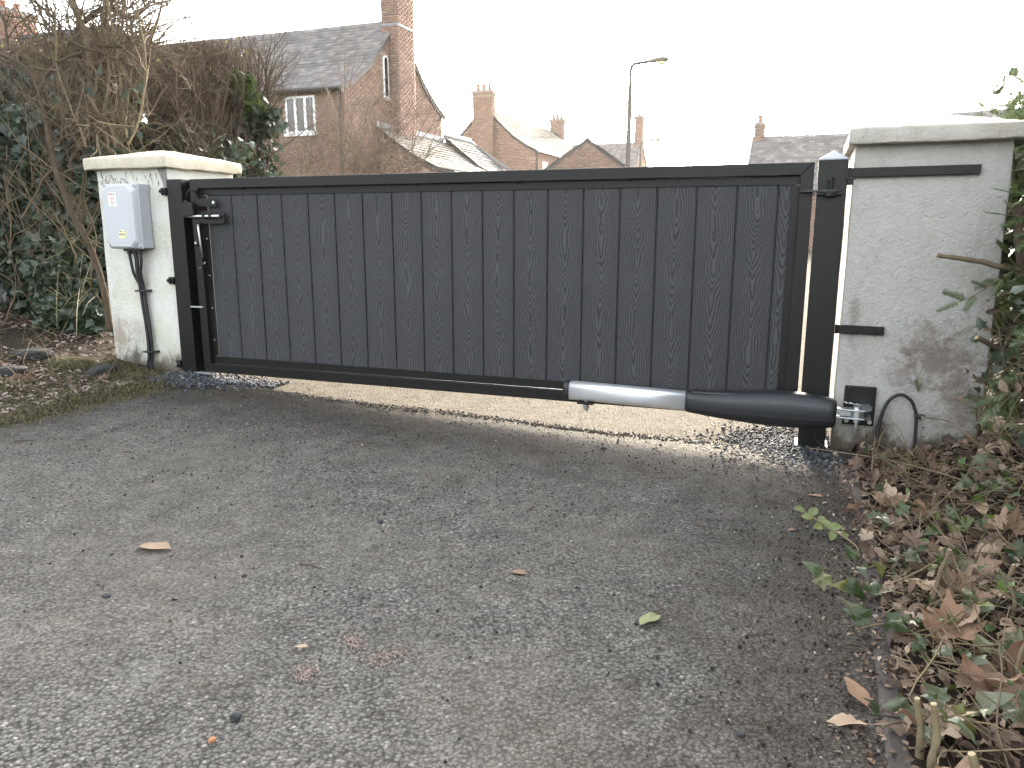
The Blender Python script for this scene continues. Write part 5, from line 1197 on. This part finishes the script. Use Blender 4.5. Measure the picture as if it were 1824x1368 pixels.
# moss and grass on the left verge
def grassy(n, acc, lf, wd, zl=0):
    c = []
    while len(c) < n:
        s, q_ = .03-abs(random.gauss(0, .60)), random.uniform(-1.9, .1)
        if acc(s, q_): c.append(tuple(W(s, q_, bankz(s, q_)+zl)))
    it = iter(c); return blades(n, lambda: next(it), lf, (0, -.1, .75), wd, .55)
dens = lambda s, q_: mnoise.noise(Vector((s*2.6+4, q_*2.6, 0))) + .5*mnoise.noise(Vector((s*9, q_*9, 3)))
V, F = grassy(19000, lambda s, q_: not (-.72 < s < -.19 and q_ > 0) and dens(s, q_) > -.42 + .65*max(0, -s-.35) and q_ < -.04 - .25*(s > -.3), lambda: random.uniform(.012, .038), .0016)
tag(npmesh('verge_moss', V, F, 'grass', None, False, 'stuff'), 'short yellow green moss and grass along the left verge', 'moss')
V, F = grassy(900, lambda s, q_: not (-.72 < s < -.19 and q_ > 0) and dens(s, q_) > .1, lambda: random.uniform(.05, .11), .0018)
tag(npmesh('verge_grass', V, F, 'grass', None, False, 'stuff'), 'longer grass blades poking out of the left verge', 'grass')
for lb, (x, y), rx, ry, h in (('bright moss hummock in front of the ivy', (100, 622), .26, .12, .05), ('second moss cushion lower on the verge beside the pillar', (120, 650), .20, .10, .04)):
    s, n, z = px_ground(x, y); c0 = W(s, n, z); m_ = thing('moss_cushion', lb, 'moss', c0, GROT)
    me = MB(); k = 14; rings = [[(rx*f*math.cos(6.283*j/k)*(1+.15*math.sin(3*j)), ry*f*math.sin(6.283*j/k), h*(1-f*f)+.003-.02*(f > .95)) for j in range(k)] for f in (1, .8, .55, .25, .03)]; me.loft(rings); me.build('mound', 'field', m_, smooth=True)
    c = [(rx*math.sqrt(random.random())*math.cos(a_), ry*math.sqrt(random.random())*math.sin(a_)) for a_ in (random.uniform(0, 6.283) for i in range(1500))]
    it = iter([(x_, y_, h*(1-min(1, (x_/rx)**2+(y_/ry)**2))) for x_, y_ in c]); V, F = blades(1500, lambda: next(it), lambda: random.uniform(.012, .035), (0, -.1, .6), .0016, .7); npmesh('moss_fronds', V, F, 'grass', m_, False, 'stuff')
# rotten log and stones at the far left
s, n, z = px_ground(20, 625); r = thing('rotten_log', 'dark rotten log end lying in the litter at the far left', 'log', W(s, n, z), GROT)
MB().tube(smooth_path([(-.35, .05, .02), (-.12, .0, .06), (.06, -.01, .085), (.14, -.02, .10)], 5), [.05]*10+[.045]*5+[.03], 10).build('bark', 'rotten_wood', r, smooth=True)
def stone(name, label, cat, loc, sx, sy, sz, mat, seed, group=None, rz=0):
    import bmesh
    bm = bmesh.new(); bmesh.ops.create_icosphere(bm, subdivisions=3, radius=1)
    for v in bm.verts:
        c = v.co; c = Vector([math.copysign(abs(t)**.7, t) for t in c]); c += mnoise.noise_vector(c*1.3+Vector((seed, 0, 0)))*.28 + mnoise.noise_vector(c*4+Vector((seed, 3, 0)))*.07; v.co = Vector((c.x*sx, c.y*sy, c.z*sz))
    me = bpy.data.meshes.new(name); bm.to_mesh(me); bm.free(); o = mkobj(name, me, mat, None, 0, seed % 2 == 0); o.location = loc; o.rotation_euler = (0, 0, rz); return tag(o, label, cat, group)
for i, (lb, (x, y), sx, sy, sz, mt) in enumerate((('flat grey stone in front of the rotten log', (60, 655), .12, .07, .03, 'stone_grey'), ('smaller broken stone below the flat one at the far left', (15, 665), .09, .06, .025, 'stone_grey'), ('dark rough lump of stone at the left pillar foot', (182, 665), .09, .05, .032, 'stone_grey'))):
    s, n, z = px_ground(x, y); stone('stone', lb, 'stone', W(s, n, z+.012), sx, sy, sz, mt, i*2+1, None, i*.7)
stone('stone', 'flat dark stone half buried at the right pillar foot', 'stone', W(3.33, -.09, .0), .075, .05, .020, 'stone_grey', 8)

# ------------------------------------------------------------------ chippings, grit and odd stones
def octa(): 
    v = np.array([(1,0,0),(-1,0,0),(0,1,0),(0,-1,0),(0,0,1),(0,0,-1)], float)*.5; return v, np.array([(0,2,4),(2,1,4),(1,3,4),(3,0,4),(2,0,5),(1,2,5),(3,1,5),(0,3,5)])
def pebbles(name, label, P, s0, s1, mat, cat, squash=.75):
    V, F = octa(); n = len(P); sc_ = rng.uniform(s0, s1, n); Rm = frames(n, None, 1)*rng.uniform(squash, 1.25, (n, 1, 3)); V, F = scatter(V, F, Rm, np.array([tuple(p) for p in P]), sc_)
    return tag(npmesh(name, V, F, mat, None, False, 'stuff'), label, cat)
P = []
for i in range(1500):
    s, n = random.gauss(-.13, .16), random.gauss(-.09, .075)
    if n > 0 and s < -.09: continue
    P.append(W(s, n, gz(s, n)+.004+.030*math.exp(-((s+.13)/.16)**2-((n+.02)/.09)**2)*random.random()))
for i in range(420): s, n = random.uniform(.0, .45), random.gauss(.02, .05); P.append(W(s, n, gz(s, n)+.004))
pebbles('chippings', 'dark grey chippings heaped round the latch post foot', P, .010, .024, 'chippings', 'gravel')
P = []
for i in range(1500): s = random.uniform(.3, 3.0); n = -.125+.012*math.sin(s*5)+random.gauss(0, .018); P.append(W(s, n, gz(s, n)+.003))
pebbles('joint_chippings', 'loose dark grit along the joint between the two tarmacs under the gate', P, .004, .013, 'grit', 'gravel')
P = []
for i in range(2600):
    s, n = random.gauss(3.12, .15), random.gauss(-.03, .16)
    if (s > 3.26 and n > 0) or s > 3.34 or (3.12 < s < 3.25 and -.02 < n < .12): continue
    P.append(W(s, n, gz(s, n)+.003+.014*random.random()*math.exp(-((s-3.18)/.12)**2-(n/.14)**2)))
pebbles('chippings', 'black chippings spread round the hinge post foot', P, .007, .019, 'chippings', 'gravel')
P = []
for i in range(2300): s, n = random.uniform(-.05, 3.3), -.1-abs(random.gauss(0, .9)); P.append(W(s, n, gz(s, n)+.002+.008*mnoise.noise(Vector((s*1.2, n*1.2, 0)))))
for i in range(900): s, n = 3.32-abs(random.gauss(0, .16)), random.uniform(-2.3, -.1); P.append(W(s, n, gz(s, n)+.003))
for i in range(350): s, n = random.uniform(.2, 3.1), random.uniform(0, 1.5); P.append(W(s, n, gz(s, n)))
pebbles('loose_grit', 'specks of grit and crumbs of soil scattered over the tarmac', P, .0025, .0105, 'grit', 'grit')
for lb, pts_ in (('smear of crushed pink brick on the near tarmac, longest of the three', [(660, 1180), (690, 1168), (720, 1158)]), ('faint pink brick smear just above the longest one', [(625, 1135), (635, 1148)]), ('faint pink brick smear left of the longest one', [(538, 1205), (552, 1192)])):
    P = []
    for i in range(260):
        a_, b_ = pts_[0], pts_[-1]; t = random.random(); s, n, z = px_ground(a_[0]+(b_[0]-a_[0])*t+random.gauss(0, 8), a_[1]+(b_[1]-a_[1])*t+random.gauss(0, 7)); P.append(W(s, n, z+.0012))
    pebbles('brick_dust', lb, P, .002, .0065, 'brick_dust', 'stain', .3)
for i, (lb, (x, y), sz, mt) in enumerate((('sharp dark pebble on the tarmac at the bottom left', (421, 1279), .0085, 'pebble_dark'), ('small orange pebble near the bottom edge of the tarmac', (378, 1320), .005, 'pebble_tan'), ('dark pebble in the middle of the drive', (678, 931), .008, 'pebble_dark'), ('dark crumb of tar left of the sharp pebble', (190, 1065), .008, 'pebble_dark'),
        ('dark pebble by the gate joint below the silver tube', (1075, 801), .010, 'pebble_dark'), ('white chip on the tarmac left of the mid drive', (645, 793), .0045, 'mortar'), ('dark pebble far down the right of the tarmac', (1320, 1310), .006, 'pebble_dark'), ('brown crumb on tarmac left of the smears', (435, 1028), .006, 'pebble_dark'))):
    s, n, z = px_ground(x, y); stone('pebble', lb, 'pebble', W(s, n, z+sz*.5), sz*1.25, sz, sz*.8, mt, i*2+3, None, i)
for i, (lb, a_, b_, r0) in enumerate((('short black stick on the left half of the tarmac', (533, 1007), (570, 1014), .0025), ('thin bent twig on the tarmac in the middle distance', (938, 912), (957, 902), .002), ('fine twig on the tarmac towards the green sprig', (1237, 934), (1262, 947), .002), ('small twig on the tarmac near the bed, right of centre', (1360, 893), (1405, 903), .003),
        ('dark twig on the tarmac at the far left', (25, 788), (60, 786), .003), ('twig on the tarmac below the left post', (215, 807), (240, 809), .003), ('brown twig on tarmac right foreground', (1335, 1133), (1375, 1131), .0022))):
    A, B = px_ground(*a_), px_ground(*b_); A, B = W(A[0], A[1], A[2]+r0), W(B[0], B[1], B[2]+r0); r = MB().tube([(0, 0, 0), tuple((B-A)*.5+Vector((0, .006, .002))), tuple(B-A)], [r0, r0*.9, r0*.5], 6).build('twig', 'bark_dark', None, smooth=True); r.location = A; tag(r, lb, 'twig')
# the green sprig lying on the drive edge
A = px_ground(1530, 996); r = thing('privet_sprig', 'broken sprig with rounded green leaves lying on the drive edge', 'sprig', W(A[0], A[1], A[2]))
pp = [px_ground(x, y) for x, y in ((1530, 996), (1524, 983), (1490, 966), (1462, 955), (1430, 940))]; pp = [W(a_, b_, c_+.006+.012*i) - r.location for i, (a_, b_, c_) in enumerate(pp)]; P = smooth_path(pp, 5)
MB().tube(P, [.0025]*len(P), 6).build('stem', 'bark_straw', r, smooth=True)
PR = [fine_leaf(OVATE, .3, .15, .05, 200+i, 1.0) for i in range(2)]
leafmat('privet', [(.10,.13,.035), (.16,.19,.06), (.20,.22,.09)], .25, .4, (.25,.27,.12), 'obj')
for me in PR: me.materials.append(M['privet'])
for i in range(11):
    j = len(P)-1-int(i*1.1); o = bpy.data.objects.new('leaf', PR[i % 2]); COL.objects.link(o); o.parent = r; a_ = 2.4+i*2.3; dr_ = Vector((math.cos(a_), math.sin(a_), .25)); o.location = P[j]; k = random.uniform(.028, .042); o.scale = (k*1.3, k, k); orient(o, (random.gauss(0, .3), -.5, .8), dr_)

# ------------------------------------------------------------------ thin volume added to stand in for lens glare
q = NT('glare_haze'); q.t.nodes.remove(q.b); pv = q.n('VolumePrincipled'); pv.inputs['Color'].default_value = (1,.94,.84,1); pv.inputs['Density'].default_value = .0002; pv.inputs['Anisotropy'].default_value = .6
q.t.links.new(pv.outputs[0], q.out.inputs['Volume']); M['glare_haze'] = q.m
hz = MB().box(-430, 430, -430, 430, -1.5, 11).build('haze', 'glare_haze'); tag(hz, 'thin bright haze added to stand in for lens glare of the low sun', 'haze', None, 'stuff')

for o in bpy.data.objects:
    if '_b' in o: del o['_b']
